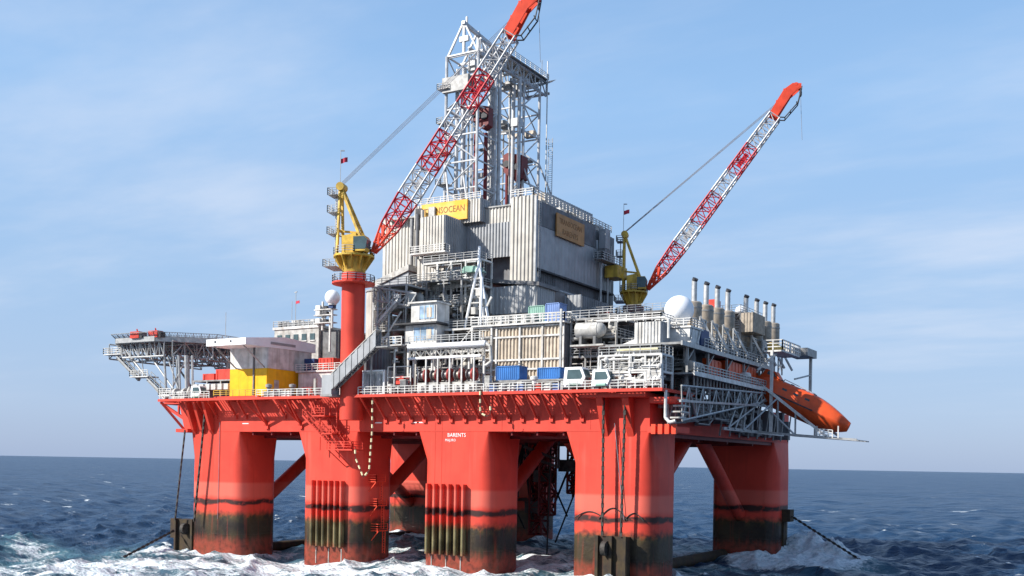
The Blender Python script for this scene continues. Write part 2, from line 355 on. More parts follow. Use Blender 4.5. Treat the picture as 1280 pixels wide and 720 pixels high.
# ------------------------------------------------------------------ sea
SEA_Z = -1.8
COLX = ((-86.0, -74.6), (-60.5, -49.3), (-36.4, -25.2), (-11.2, 0.0)); CD = 9.2; WID = 66.0
def make_sea():
    rng = np.random.default_rng(7)
    def axis(lo, hi, st, far_lo, far_hi, gl=1.012, gr=1.012):
        a = list(np.arange(lo, hi + st / 2, st)); d = st; x = hi
        while x < far_hi: d *= gr if x < 9000 else 1.06; x += d; a.append(x)
        d = st; x = lo; pre = []
        while x > far_lo: d *= gl if x > -9000 else 1.06; x -= d; pre.append(x)
        return np.array(pre[::-1] + a)
    xs = axis(-125, 45, 0.6, -40000, 20000, 1.0125, 1.12); ys = axis(-52, 95, 0.6, -400, 45000, 1.12, 1.0125)
    dxs = np.gradient(xs); dys = np.gradient(ys)
    X, Y = np.meshgrid(xs, ys); SP = np.maximum(*np.meshgrid(dxs, dys))
    H = np.zeros_like(X); DX = np.zeros_like(X); DY = np.zeros_like(X)
    wdir = math.atan2(0.75, 0.66)
    lam = np.concatenate([rng.uniform(60, 130, 10), rng.uniform(26, 62, 14), rng.uniform(10, 26, 22), rng.uniform(4.5, 10, 34), rng.uniform(2.2, 4.5, 40)])
    for l in lam:
        th = wdir + rng.normal(0, 0.42 if l > 10 else 0.75); k = 2 * math.pi / l
        A = 0.0105 * l ** 0.92 * (0.8 if l > 26 else 1.0) * rng.uniform(0.5, 1.25)
        if l > 60: A *= 0.22
        elif l > 26: A *= 0.5
        elif l > 10: A *= 0.72
        w = np.clip((l / SP - 2.2) / 2.5, 0, 1)
        ph = k * (X * math.cos(th) + Y * math.sin(th)) + rng.uniform(0, 6.28)
        gsl = np.sin(ph); H += A * w * np.cos(ph); q = A * w * 0.9 * gsl; DX -= q * math.cos(th); DY -= q * math.sin(th)
    # crest foam from steepness (convergence of the horizontal motion)
    gx = np.gradient(DX, xs, axis=1) + np.gradient(DY, ys, axis=0)
    crest = np.clip((-gx - 0.31) * 2.6, 0, 1) * np.clip((H - 0.25) * 2, 0, 1)
    lull = np.array([mnoise.noise((x * 0.012, y * 0.012, 3.1)) for x, y in zip(X[::6, ::6].ravel(), Y[::6, ::6].ravel())]).reshape(X[::6, ::6].shape)
    lull = np.repeat(np.repeat(lull, 6, 0), 6, 1)[:X.shape[0], :X.shape[1]]
    crest *= np.clip(0.55 + lull * 1.4, 0, 1)
    # water thrown about by the columns
    foam = np.zeros_like(X); wake = np.zeros_like(X); bump = np.zeros_like(X)
    def gauss(cx, cy, sx, sy, rot=0.0):
        c, s = math.cos(rot), math.sin(rot); u = (X - cx) * c + (Y - cy) * s; v = -(X - cx) * s + (Y - cy) * c
        return np.exp(-(u / sx) ** 2 - (v / sy) ** 2)
    for i, (x0, x1) in enumerate(COLX):
        for y0 in (0.0, WID - CD):
            dx = np.maximum(np.maximum(x0 - X, X - x1), 0); dy = np.maximum(np.maximum(y0 - Y, Y - y0 - CD), 0)
            d = np.hypot(dx, dy); wake = np.maximum(wake, np.exp(-(d / 7.0) ** 1.3)); foam = np.maximum(foam, np.exp(-(d / 3.2) ** 1.4))
            bump += 0.3 * np.exp(-(d / 3.0) ** 2)
    # drifting foam field on the weather side and under the deck
    for cx, cy, a, b, r, wgt in ((-70, -20, 42, 11, -0.55, 1.0), (-38, -13, 26, 12, -0.3, 0.95), (-110, -14, 34, 9, -0.55, 0.85), (-30, 25, 26, 16, 0.2, 0.75),
                                 (-62, 22, 20, 16, 0.2, 0.8), (-92, -6, 9, 6, 0, 1.0), (8, 58, 13, 15, 0.5, 1.0), (3, 30, 14, 12, 0.3, 0.75), (16, 44, 10, 9, 0.6, 0.8)):
        gz = gauss(cx, cy, a, b, r) * wgt; wake = np.maximum(wake, gz)
    bump += 3.9 * gauss(3.5, 64, 5.5, 5.0) + 2.6 * gauss(9.5, 59, 6, 5.5) + 1.2 * gauss(15, 52, 5, 5) + 0.8 * gauss(-2, 50, 7, 5) + 0.8 * gauss(-89, -4, 4, 3) + 1.0 * gauss(-5, -4, 3, 2.2) + 0.6 * gauss(-28, 20, 7, 5)
    sg = (X + 90) * 0.78 - (Y + 18) * 0.62
    def sst(v, a, b): q = np.clip((v - a) / (b - a), 0, 1); return q * q * (3 - 2 * q)
    front = sst(sg, -4, 6) * (1 - sst(sg, 45, 75)) * (1 - sst(X, -22, -2)); wake = np.maximum(wake, front * 0.95); foam = np.maximum(foam, 0.16 * front * sst(sg, 0, 5))
    ell = ((X - 5) / 13.5) ** 2 + ((Y - 55) / 15.0) ** 2; foam = np.maximum(foam, sst(1.35 - ell, 0, 0.75)); foam = np.maximum(foam, 0.9 * gauss(-88, -4, 7, 5)); foam = np.maximum(foam, 0.8 * gauss(-5, -4.5, 4, 3))
    m = bump > 0.02; idx = np.argwhere(m)
    rough = np.zeros_like(X)
    for (r, c) in idx:
        p = (X[r, c], Y[r, c], 0.0)
        rough[r, c] = mnoise.fractal((p[0] * 0.42, p[1] * 0.42, 5.0), 0.8, 2.1, 5)
    Z = SEA_Z + H + bump * (0.85 + 0.42 * rough)
    VX = X + DX; VY = Y + DY
    # keep the earth's curve out of it: flat sea to the horizon
    ny, nx = X.shape
    co = np.stack([VX, VY, Z], -1).reshape(-1, 3).astype(np.float32)
    i = np.arange(nx * ny).reshape(ny, nx); q = np.stack([i[:-1, :-1], i[:-1, 1:], i[1:, 1:], i[1:, :-1]], -1).reshape(-1, 4)
    me = bpy.data.meshes.new('sea'); me.vertices.add(len(co)); me.vertices.foreach_set('co', co.ravel())
    me.loops.add(q.size); me.loops.foreach_set('vertex_index', q.ravel().astype(np.int32))
    me.polygons.add(len(q)); me.polygons.foreach_set('loop_start', np.arange(0, q.size, 4, dtype=np.int32)); me.polygons.foreach_set('loop_total', np.full(len(q), 4, np.int32))
    me.polygons.foreach_set('use_smooth', np.ones(len(q), bool)); me.update(calc_edges=True)
    for nm, arr in (('foam', np.clip(foam, 0, 1)), ('wake', np.clip(wake, 0, 1)), ('crest', crest)):
        a = me.attributes.new(nm, 'FLOAT', 'POINT'); a.data.foreach_set('value', arr.ravel().astype(np.float32))
    o = bpy.data.objects.new('sea', me); col.objects.link(o); o['kind'] = 'structure'; o['label'] = 'dark blue choppy sea with white foam round the rig columns'
    m = bpy.data.materials.new('sea_water'); m.use_nodes = True; t = m.node_tree; b = t.nodes['Principled BSDF']; N = t.nodes.new; L = t.links.new
    g = N('ShaderNodeNewGeometry')
    def at(nm): n = N('ShaderNodeAttribute'); n.attribute_name = nm; return n.outputs['Fac']
    def nz(scale, det, mp=(1, 1, 1), rgh=0.55):
        q = N('ShaderNodeMapping'); q.inputs['Scale'].default_value = mp; q.inputs['Rotation'].default_value = (0, 0, -0.53); L(g.outputs['Position'], q.inputs['Vector'])
        n = N('ShaderNodeTexNoise'); n.inputs['Scale'].default_value = scale; n.inputs['Detail'].default_value = det; n.inputs['Roughness'].default_value = rgh; L(q.outputs[0], n.inputs['Vector']); return n.outputs['Fac']
    def M(op, a, c=None, clamp=False):
        n = N('ShaderNodeMath'); n.operation = op; n.use_clamp = clamp
        for i, v in enumerate((a, c)):
            if v is None: continue
            if isinstance(v, (int, float)): n.inputs[i].default_value = v
            else: L(v, n.inputs[i])
        return n.outputs[0]
    def ss(v, lo, hi, a=0, bb=1):
        n = N('ShaderNodeMapRange'); n.interpolation_type = 'SMOOTHSTEP'
        for k, x in zip(('From Min', 'From Max', 'To Min', 'To Max'), (lo, hi, a, bb)): n.inputs[k].default_value = x
        L(v, n.inputs['Value']); return n.outputs[0]
    def mixc(f, a, c):
        n = N('ShaderNodeMix'); n.data_type = 'RGBA'; L(f, n.inputs['Factor'])
        for k, v in (('A', a), ('B', c)):
            if isinstance(v, tuple): n.inputs[k].default_value = (*v, 1)
            else: L(v, n.inputs[k])
        return n.outputs['Result']
    fo = at('foam'); wk = at('wake'); cr = at('crest')
    big = nz(0.10, 4, (1, 1.6, 1)); mid = nz(0.45, 6, (1, 1.5, 1), 0.65); fine = nz(1.9, 6, (1, 1.2, 1), 0.7)
    tex = M('ADD', M('MULTIPLY', mid, 0.6), M('MULTIPLY', fine, 0.4))
    dens = M('ADD', M('MULTIPLY', wk, ss(big, 0.36, 0.60, 0.62, 1.05)), M('MULTIPLY', fo, 0.4))
    lace = ss(M('SUBTRACT', M('ADD', M('MULTIPLY', dens, 0.47), tex), 0.815), -0.04, 0.14)
    lace = M('MULTIPLY', lace, ss(wk, 0.03, 0.25), True)
    core = ss(M('ADD', M('MULTIPLY', fo, 0.62), tex), 0.80, 1.05)
    caps = ss(M('ADD', M('MULTIPLY', cr, 0.55), tex), 0.74, 0.92)
    caps = M('MULTIPLY', caps, ss(cr, 0.02, 0.2))
    # breaking crests too far off for the mesh
    farc = ss(nz(0.055, 5, (1, 2.4, 1), 0.66), 0.642, 0.68)
    farc = M('MULTIPLY', farc, ss(nz(0.010, 3, (1, 1.6, 1), 0.6), 0.46, 0.54, 0, 0.95))
    fm = M('MAXIMUM', M('MAXIMUM', lace, core), M('MAXIMUM', caps, farc), True)
    deep = mixc(ss(big, 0.3, 0.7), (0.008, 0.028, 0.066), (0.012, 0.040, 0.092))
    aer = M('MULTIPLY', ss(wk, 0.15, 0.85), ss(big, 0.30, 0.62, 0.25, 1.0))
    wc = mixc(M('MULTIPLY', aer, 0.85), deep, (0.085, 0.215, 0.245))
    foamc = mixc(ss(fine, 0.30, 0.60), (0.36, 0.47, 0.50), (0.74, 0.77, 0.78))
    L(mixc(fm, wc, foamc), b.inputs['Base Color'])
    L(M('ADD', M('MULTIPLY', fm, 0.5), 0.30, True), b.inputs['Roughness']); b.inputs['IOR'].default_value = 1.33; b.inputs['Specular IOR Level'].default_value = 0.34
    hgt = M('ADD', M('MULTIPLY', nz(0.035, 4, (1, 2.2, 1), 0.55), 7.0), M('ADD', M('ADD', M('MULTIPLY', nz(0.9, 8, (1, 1.7, 1), 0.65), 0.55), M('MULTIPLY', nz(0.16, 6, (1, 2.0, 1), 0.6), 1.9)), M('MULTIPLY', fm, 0.25)))
    bp = N('ShaderNodeBump'); bp.inputs['Strength'].default_value = 0.85; bp.inputs['Distance'].default_value = 1.0; L(hgt, bp.inputs['Height']); L(bp.outputs[0], b.inputs['Normal'])
    me.materials.append(m)
make_sea()

# ------------------------------------------------------------------ hull
hull = thing('rig_hull', 'red floating rig hull of eight columns carrying one deck box', 'rig hull', (-43, 33, 0))
DT, DB = 24.3, 18.9
def rrect(x0, x1, y0, y1, r, z, n=7):
    pts = []
    for cx, cy, a0 in ((x1 - r, y0 + r, -90), (x1 - r, y1 - r, 0), (x0 + r, y1 - r, 90), (x0 + r, y0 + r, 180)):
        for i in range(n + 1): a = R_(a0 + 90 * i / n); pts.append((cx + r * math.cos(a), cy + r * math.sin(a), z))
    return pts
def column(x0, x1, y0, y1, fl, fr, fy=0.0):
    m = MB()
    m.loft([rrect(x0 - 0.7, x1 + 0.7, y0, y1, 2.4, z) for z in (-12, 0, 3, 7, 11, 14.6)] + [rrect(x0 - fl, x1 + fr, y0 - fy, y1 + fy, 0.12, DB + 0.05)])
    return m.build('column', 'hull_bands', hull, True)
cols = []
for i, (x0, x1) in enumerate(COLX):
    fl, fr = ((0.0, 0.0), (1.0, 0.0), (1.2, 0.0), (1.3, 0.0))[i]
    cols.append(column(x0, x1, 0.0, CD, fl, fr)); column(x0, x1, WID - CD, WID, fl, fr)
# deck box with its open moon pool left plain
m = MB(); m.box(-86, 0.0, 0.0, WID, DB, DT); m.build('deck_box', 'red', hull)
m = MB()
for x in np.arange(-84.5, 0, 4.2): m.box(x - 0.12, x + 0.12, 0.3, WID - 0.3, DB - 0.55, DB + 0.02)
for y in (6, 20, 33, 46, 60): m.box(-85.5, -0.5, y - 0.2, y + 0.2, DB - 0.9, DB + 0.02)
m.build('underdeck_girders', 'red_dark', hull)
# welded plate seams on the near face
m = MB()
for x in (-83.0, -44.5, -34.6, -33.4, -23.0, -8.8): m.box(x - 0.04, x + 0.04, -0.03, 0.02, 10.5 if x in (-34.6, -33.4) else DB, DT - 0.3)
m.box(-86, 0, -0.035, 0.02, DB + 0.02, DB + 0.16); m.build('plate_seams', 'red', hull)
# overhanging deck edge: coaming, grating bars and raking struts
OV = 3.5
m = MB(); m.box(-90.6, 3.2, -OV - 0.12, -OV + 0.22, DT - 0.28, DT + 0.14); m.box(-90.6, -90.3, -OV + 0.23, 1.9, DT - 0.28, DT + 0.14)
m.box(2.9, 3.2, -OV + 0.23, 8, DT - 0.28, DT + 0.14)
m.build('deck_edge_coaming', 'red', hull)
m = MB(); x = -90.0
while x < 3.0: m.box(x, x + 0.18, -OV + 0.24, -0.02, DT - 0.06, DT); x += 0.56
m.build('deck_edge_grating', 'red_dark', hull, kind='stuff')
MB().box(-90.2, -86.02, -0.01, 2.0, DT - 0.25, DT).build('side_sponson_deck', 'red', hull); MB().box(-96.4, -86.02, 2.02, 20, DT - 0.35, DT).build('side_sponson_deck', 'red', hull)
for y in (2.4, 8.0, 14.0, 19.4): MB().bar((-96.0, y, DT - 0.4), (-86.1, y, 19.2), 0.4, 0.5).build('sponson_strut', 'red', hull); MB().bar((-92.0, y, DT - 0.4), (-92.0, y, 22.0), 0.3).build('sponson_post', 'red', hull); MB().box(0.02, 2.88, 0.0, 12, DT - 0.25, DT).build('side_sponson_deck', 'red', hull)
feet = [-46.2 + 2.42 * i for i in range(9)] + [-24.3, -21.8, -19.5, -17.2, -14.8, -12.4, -10.0]
def strut(x, xb=None, zb=20.6, o=OV):
    xb = x if xb is None else xb
    m = MB(); m.bar((x, -o + 0.1, DT - 0.3), (xb, 0.0, zb), 0.20, 0.34); m.box(xb - 0.3, xb + 0.3, -0.3, 0.02, zb - 0.35, zb + 0.35)
    m.bar((x, -o + 0.1, DT - 0.2), (x, 0.0, DT - 0.2), 0.16, 0.24)
    m.build('deck_edge_strut', 'red', hull)
for x in feet: strut(x)
for x in (-85.2, -82.6, -80.0, -75.5, -73.2, -64.5, -62.6, -57.5): strut(x, zb=21.4, o=2.2)
for x in (-68.3, -60.9): strut(x, zb=19.7); strut(x - 2.6, x - 0.5, 20.4)
# left end sponson brackets
for y in (-3.2, 1.0, 6.0):
    m = MB(); m.prism([(-90.4, y, DT - 0.3), (-86.0, y, DT - 0.3), (-86.0, y, 19.0), (-88.9, y, 19.2)][:4], (0, 0.16, 0)) if y > 0 else m.bar((-90.3, y, DT - 0.3), (-87.6, -0.3, 19.3), 0.3, 0.45)
    m.build('sponson_bracket', 'red', hull)
m = MB(); m.box(-88.9, -86.0, -1.0, 2.4, 18.8, 19.4); m.build('chain_stopper_ledge', 'red', hull)
for x in (-85.4, -83.4, -81.2):
    m = MB(); m.prism([(x, -2.6, DT - 0.3), (x, 0.0, DT - 0.3), (x, 0.0, 18.4), (x, -0.7, 19.2)], (0.55, 0, 0)); m.build('fairlead_bracket', 'red', hull)
# chain guide towers on the near right column
for x in (-7.0, -3.2):
    m = MB(); m.prism([(x, -2.4, DT - 0.4), (x, 0.0, DT - 0.4), (x, 0.0, 18.2), (x, -0.6, 19.4)], (0.95, 0, 0)); m.build('fairlead_bracket', 'red', hull)
m = MB(); m.box(-9.2, 0.4, -2.6, -0.02, DT - 0.9, DT - 0.32); m.build('chain_stopper_ledge', 'red', hull)
# transverse braces under the deck
for x in (-80.0, -9.2): MB().tube((x, CD - 0.3, -1.7), (x, WID - CD + 0.3, -1.7), 1.0, 16).build('brace', 'fairlead', hull, True)
for x in (-80.0, -55.0, -31.0, -6.2):
    for ya, za, yb, zb in ((30.5, DB + 0.5, CD - 0.4, 5.0), (35.5, DB + 0.5, WID - CD + 0.4, 5.5)):
        m = MB(); m.tube((x, ya, za), (x, yb, zb), 1.15, 18); m.build('brace', 'hull_bands', hull, True)
# pontoons just awash, under the columns
for y0 in (-3.5, WID - CD - 3.0):
    m = MB(); m.loft([rrect(-100, 14, y0, y0 + 16, 3.5, z) for z in (-18, -8.5)]); m.build('pontoon', 'hull_bands', hull)
# guide pipes on the two inner near columns, each its own pipe
for x0, x1 in ((-57.9, -51.9), (-35.4, -29.0)):
    for i in range(6):
        x = x0 + (x1 - x0) * i / 5
        m = MB(); m.tube((x, -0.72, 0.6), (x, -0.72, 11.1), 0.24, 10); m.box(x - 0.10, x + 0.10, -0.72, 0.05, 0.6, 11.1)
        m.build('guide_pipe', 'guide_bands', hull, True)
    for i in range(3):
        x = x0 + 0.5 + i * 2.6; m = MB(); m.box(x - 0.05, x + 0.05, -0.1, 0.02, -2.2, 0.3); m.build('draught_mark', 'offwhite', hull)
text('BARENTS', 0.80, (-32.4, -0.03, 18.12), (1, 0, 0), (0, 0, 1), 'letter_white', hull, squeeze=0.98)
text('MAJURO', 0.55, (-32.8, -0.03, 17.45), (1, 0, 0), (0, 0, 1), 'letter_white', hull, squeeze=0.9)
# name board ledges and small scuff plates on deck face
for x in (-74.0, -46.0, -39.0, -38.0):
    m = MB(); m.box(x, x + 1.4, -0.05, 0.02, 20.2, 20.35); m.build('scuff_plate', 'letter_white', hull)
# fairlead housings
def fairlead(x0, x1, y0, y1, z0, z1):
    m = MB(); m.box(x0, x1, y0, y1, z0, z1); o = m.build('fairlead_housing', 'fairlead', hull)
    for x in (x0 - 0.15, (x0 + x1) / 2 - 0.2, x1 - 0.25): MB().box(x, x + 0.42, y0 - 0.55, y0 - 0.01, z0 - 0.4, z1 + 0.1).build('cheek_plate', 'fairlead', o)
    w = MB(); xc = x0 + (x1 - x0) * 0.32; w.tube((xc - 0.35, y0 - 0.5, z1 - 1.6), (xc + 0.35, y0 - 0.5, z1 - 1.6), 1.0, 16); w.build('fairlead_wheel', 'chain', o, True)
fairlead(-90.0, -81.8, 0.6, 3.0, -3.0, 3.5); fairlead(-6.7, -2.5, -1.4, -0.02, -3.0, 4.7)
m = MB(); m.box(0.02, 2.2, 60.0, 62.6, 4.6, 6.8); m.box(0.0, 1.0, 60.4, 62.2, -3, 4.6); m.build('fairlead_housing', 'fairlead', hull)
m = MB(); m.box(-91.2, -89.7, 0.2, 1.4, 0.2, 3.6); m.build('fairlead_housing', 'fairlead', hull)
# fender rub streak and hanging bumper ropes on the near right column
m = MB()
for zz_, n_ in ((7.9, 26),):
    for s0, s1, a in ((-11.0, -6.2, 1.0), (-7.2, -3.0, 1.6), (-3.4, -0.6, 1.0)):
        pts = [(s0 + (s1 - s0) * i / 12, -0.08, 6.9 + a * math.sin(math.pi * i / 12)) for i in range(13)]
        m.path(pts, 0.08, 5)
m.build('slack_rope', 'chain', hull)

# chains: real links, alternately turned
def chain(p, q, name, label, sag=0.0, pitch=0.62, w=0.20, mat='chain'):
    m = MB(); p = Vector(p); q = Vector(q); L = (q - p).length; n = max(3, int(L / pitch)); pts = []
    for i in range(n + 1): t = i / n; c = p.lerp(q, t); c.z -= sag * 4 * t * (1 - t); pts.append(c)
    for i in range(n):
        a, b = pts[i], pts[i + 1]
        if i % 2: m.bar(a, b, w * 1.9, w * 0.8, up=(0, 1, 0))
        else: m.bar(a, b, w * 0.8, w * 1.9, up=(0, 1, 0))
    return one(m, name, mat, label, 'chain', 'mooring chains')
chain((-81.7, -1.2, 21.8), (-83.8, -1.2, 3.4), 'mooring_chain', 'mooring chain running down the front of the leftmost red column')
chain((-86.6, -1.0, 19.2), (-88.8, -0.9, 3.4), 'mooring_chain', 'dark taut mooring line just left of the leftmost red column', w=0.16)
chain((-6.1, -1.6, 23.6), (-5.95, -1.6, 4.8), 'mooring_chain', 'left one of two long chains on the nearest red column')
chain((-2.9, -1.6, 23.6), (-3.2, -1.6, 4.8), 'mooring_chain', 'right one of two long chains on the nearest red column')
chain((-89.6, -0.4, 1.5), (-86, -14, -2.0), 'mooring_chain', 'chain slanting from the leftmost fairlead into the foam', w=0.22)
chain((2.2, 61.2, 5.6), (17.5, 52, -1.5), 'mooring_chain', 'chain slanting from the far right column into the splash', w=0.22)
one(MB().path([(-79.2, -0.12, 20.5), (-79.3, -0.12, 4.0)], 0.05, 5), 'hanging_rope', 'rope', 'thin dark line hanging down the leftmost red column', 'rope')
one(MB().path([(-4.9, -0.5, 20.0), (-3.4, -0.3, 7.0)], 0.05, 5), 'hanging_rope', 'rope', 'thin slanting line between two chains on nearest column', 'rope')
one(MB().path([(-30.0, 28, 18), (-30.4, 28, -1.5)], 0.14, 6), 'riser_pipe', 'rubber', 'black pipe dropping into the sea behind the right hand columns', 'pipe')
# scrambling nets of knotted rope with pale floats
def floatline(pts, name, label):
    t = thing(name, label, 'rope', pts[0], 'float lines hung from the deck edge'); MB().path(pts, 0.045, 5).build('cord', 'chain', t)
    for p, q in zip(pts, pts[1:]):
        p = Vector(p); q = Vector(q); n = int((q - p).length / 1.0)
        for i in range(n):
            c = p.lerp(q, (i + 0.5) / n); m = MB(); dd = (q - p).normalized() * 0.28; m.tube(c - dd, c + dd, 0.15, 7); m.build('float', 'rope_yellow', t, True)
floatline([(-43.6, -3.8, 23.8), (-43.7, -3.6, 19), (-44.3, -3.4, 12.9), (-45.5, -3.3, 11.8)], 'float_line', 'long dashed yellow float line hanging beside the crane column')
floatline([(-45.5, -3.3, 11.9), (-47.0, -3.4, 14.8), (-47.1, -3.4, 16.6)], 'float_line', 'short returning end of the dashed yellow float line')
floatline([(-24.4, -3.8, 24.8), (-24.3, -3.8, 21.4), (-23.2, -3.8, 20.9), (-22.6, -3.8, 21.3), (-22.7, -3.8, 22.8)], 'float_line', 'small looped float line under deck edge near the blue containers')
# red access stairs on the second column
st = thing('access_stair', 'red zigzag access stair beside the crane pedestal on the hull face', 'stair', (-53, -2, 15))
q = MB(); q.stair((-57.2, -2.6, 24.6), (-55.4, -2.6, 21.6), 0.9); q.stair((-58.6, -2.0, 21.4), (-53.4, -2.0, 17.0), 0.9); q.stair((-54.2, -1.0, 20.2), (-50.8, -1.0, 16.4), 0.9); q.build('flight', 'red', st)
for bb in ((-56.2, -53.6, -3.0, -0.1, 21.2, 21.4), (-54.6, -52.4, -2.6, -0.1, 18.4, 18.6), (-53.2, -48.2, -2.8, -0.1, 15.9, 16.1)): MB().box(*bb).build('landing', 'red', st)
for pp in ([(-56.2, -3, 21.4), (-53.6, -3, 21.4)], [(-54.6, -2.6, 18.6), (-52.4, -2.6, 18.6)], [(-53.2, -2.8, 16.1), (-48.2, -2.8, 16.1), (-48.2, -0.2, 16.1)]): MB().rail(pp).build('landing_rail', 'red', st)
for x in (-56.0, -54.0, -52.6): MB().bar((x, -1.2, 15.9), (x, -1.2, 24.0), 0.16).build('hanger', 'red', st)
for x0, x1 in ((-53.0, -51.6), (-51.6, -50.6)): MB().bar((x0, -2.6, 15.9), (x1, -0.1, 13.4), 0.14).build('knee_strut', 'red', st)
for i, (x, y, z) in enumerate(((-48.0, 3.2, 11.0), (-48.0, 3.6, 7.2), (-48.0, 4.0, 3.2))):
    q = MB(); q.box(x - 1.2, x + 0.9, y - 1.2, y + 1.2, z, z + 0.12); q.rail([(x - 1.1, y - 1.2, z), (x + 0.9, y - 1.2, z), (x + 0.9, y + 1.2, z)]); q.bar((x + 0.8, y - 1.1, z), (x - 1.1, y - 1.0, z - 2.0), 0.12); q.ladder((x + 0.3, y + 1.0, z - 3.6), 3.6)
    q.build('side_landing', 'red_head', st)
# drilling gear hung under the deck, dark between the columns
ug = thing('underdeck_gear', 'dark tangle of riser gear hanging under the deck between columns', 'gear', (-30, 40, 5))
rnd = random.Random(3)
for x, y, w, zb in ((-47, 40, 3.2, 3.0), (-41.5, 45, 2.6, 1.0), (-37.0, 40, 2.2, 5.0), (-33.6, 44, 1.8, 9.0)): MB().truss((x, y, zb), (x, y, 18.85), w, w, n=7, rc=0.26, rb=0.16, up=(0, 1, 0)).build('hanging_frame', 'red_dark', ug)
for x, y, z in ((-46, 41, 8.0), (-42, 45, 5.0), (-38, 41, 11.0), (-34.4, 44, 13.0)): MB().box(x - 1.8, x + 1.6, y - 1.4, y + 1.4, z, z + 2.2).build('stack_block', 'dark', ug)
q = MB()
for i in range(12): x = rnd.uniform(-50, -33); q.tube((x, rnd.uniform(36, 56), 18.9), (x, rnd.uniform(36, 56), rnd.uniform(-1, 8)), rnd.uniform(0.1, 0.35), 7)
q.build('riser', 'rubber', ug, True, kind='stuff')
q = MB(); q.bar((-33, 24, 17.2), (-27.2, 26, 15.0), 0.45); q.bar((-33, 24, 15.8), (-27.2, 26, 13.8), 0.45); q.bar((-27.4, 26, 18.8), (-27.4, 26, 13.6), 0.3); q.build('boom', 'dark', ug)
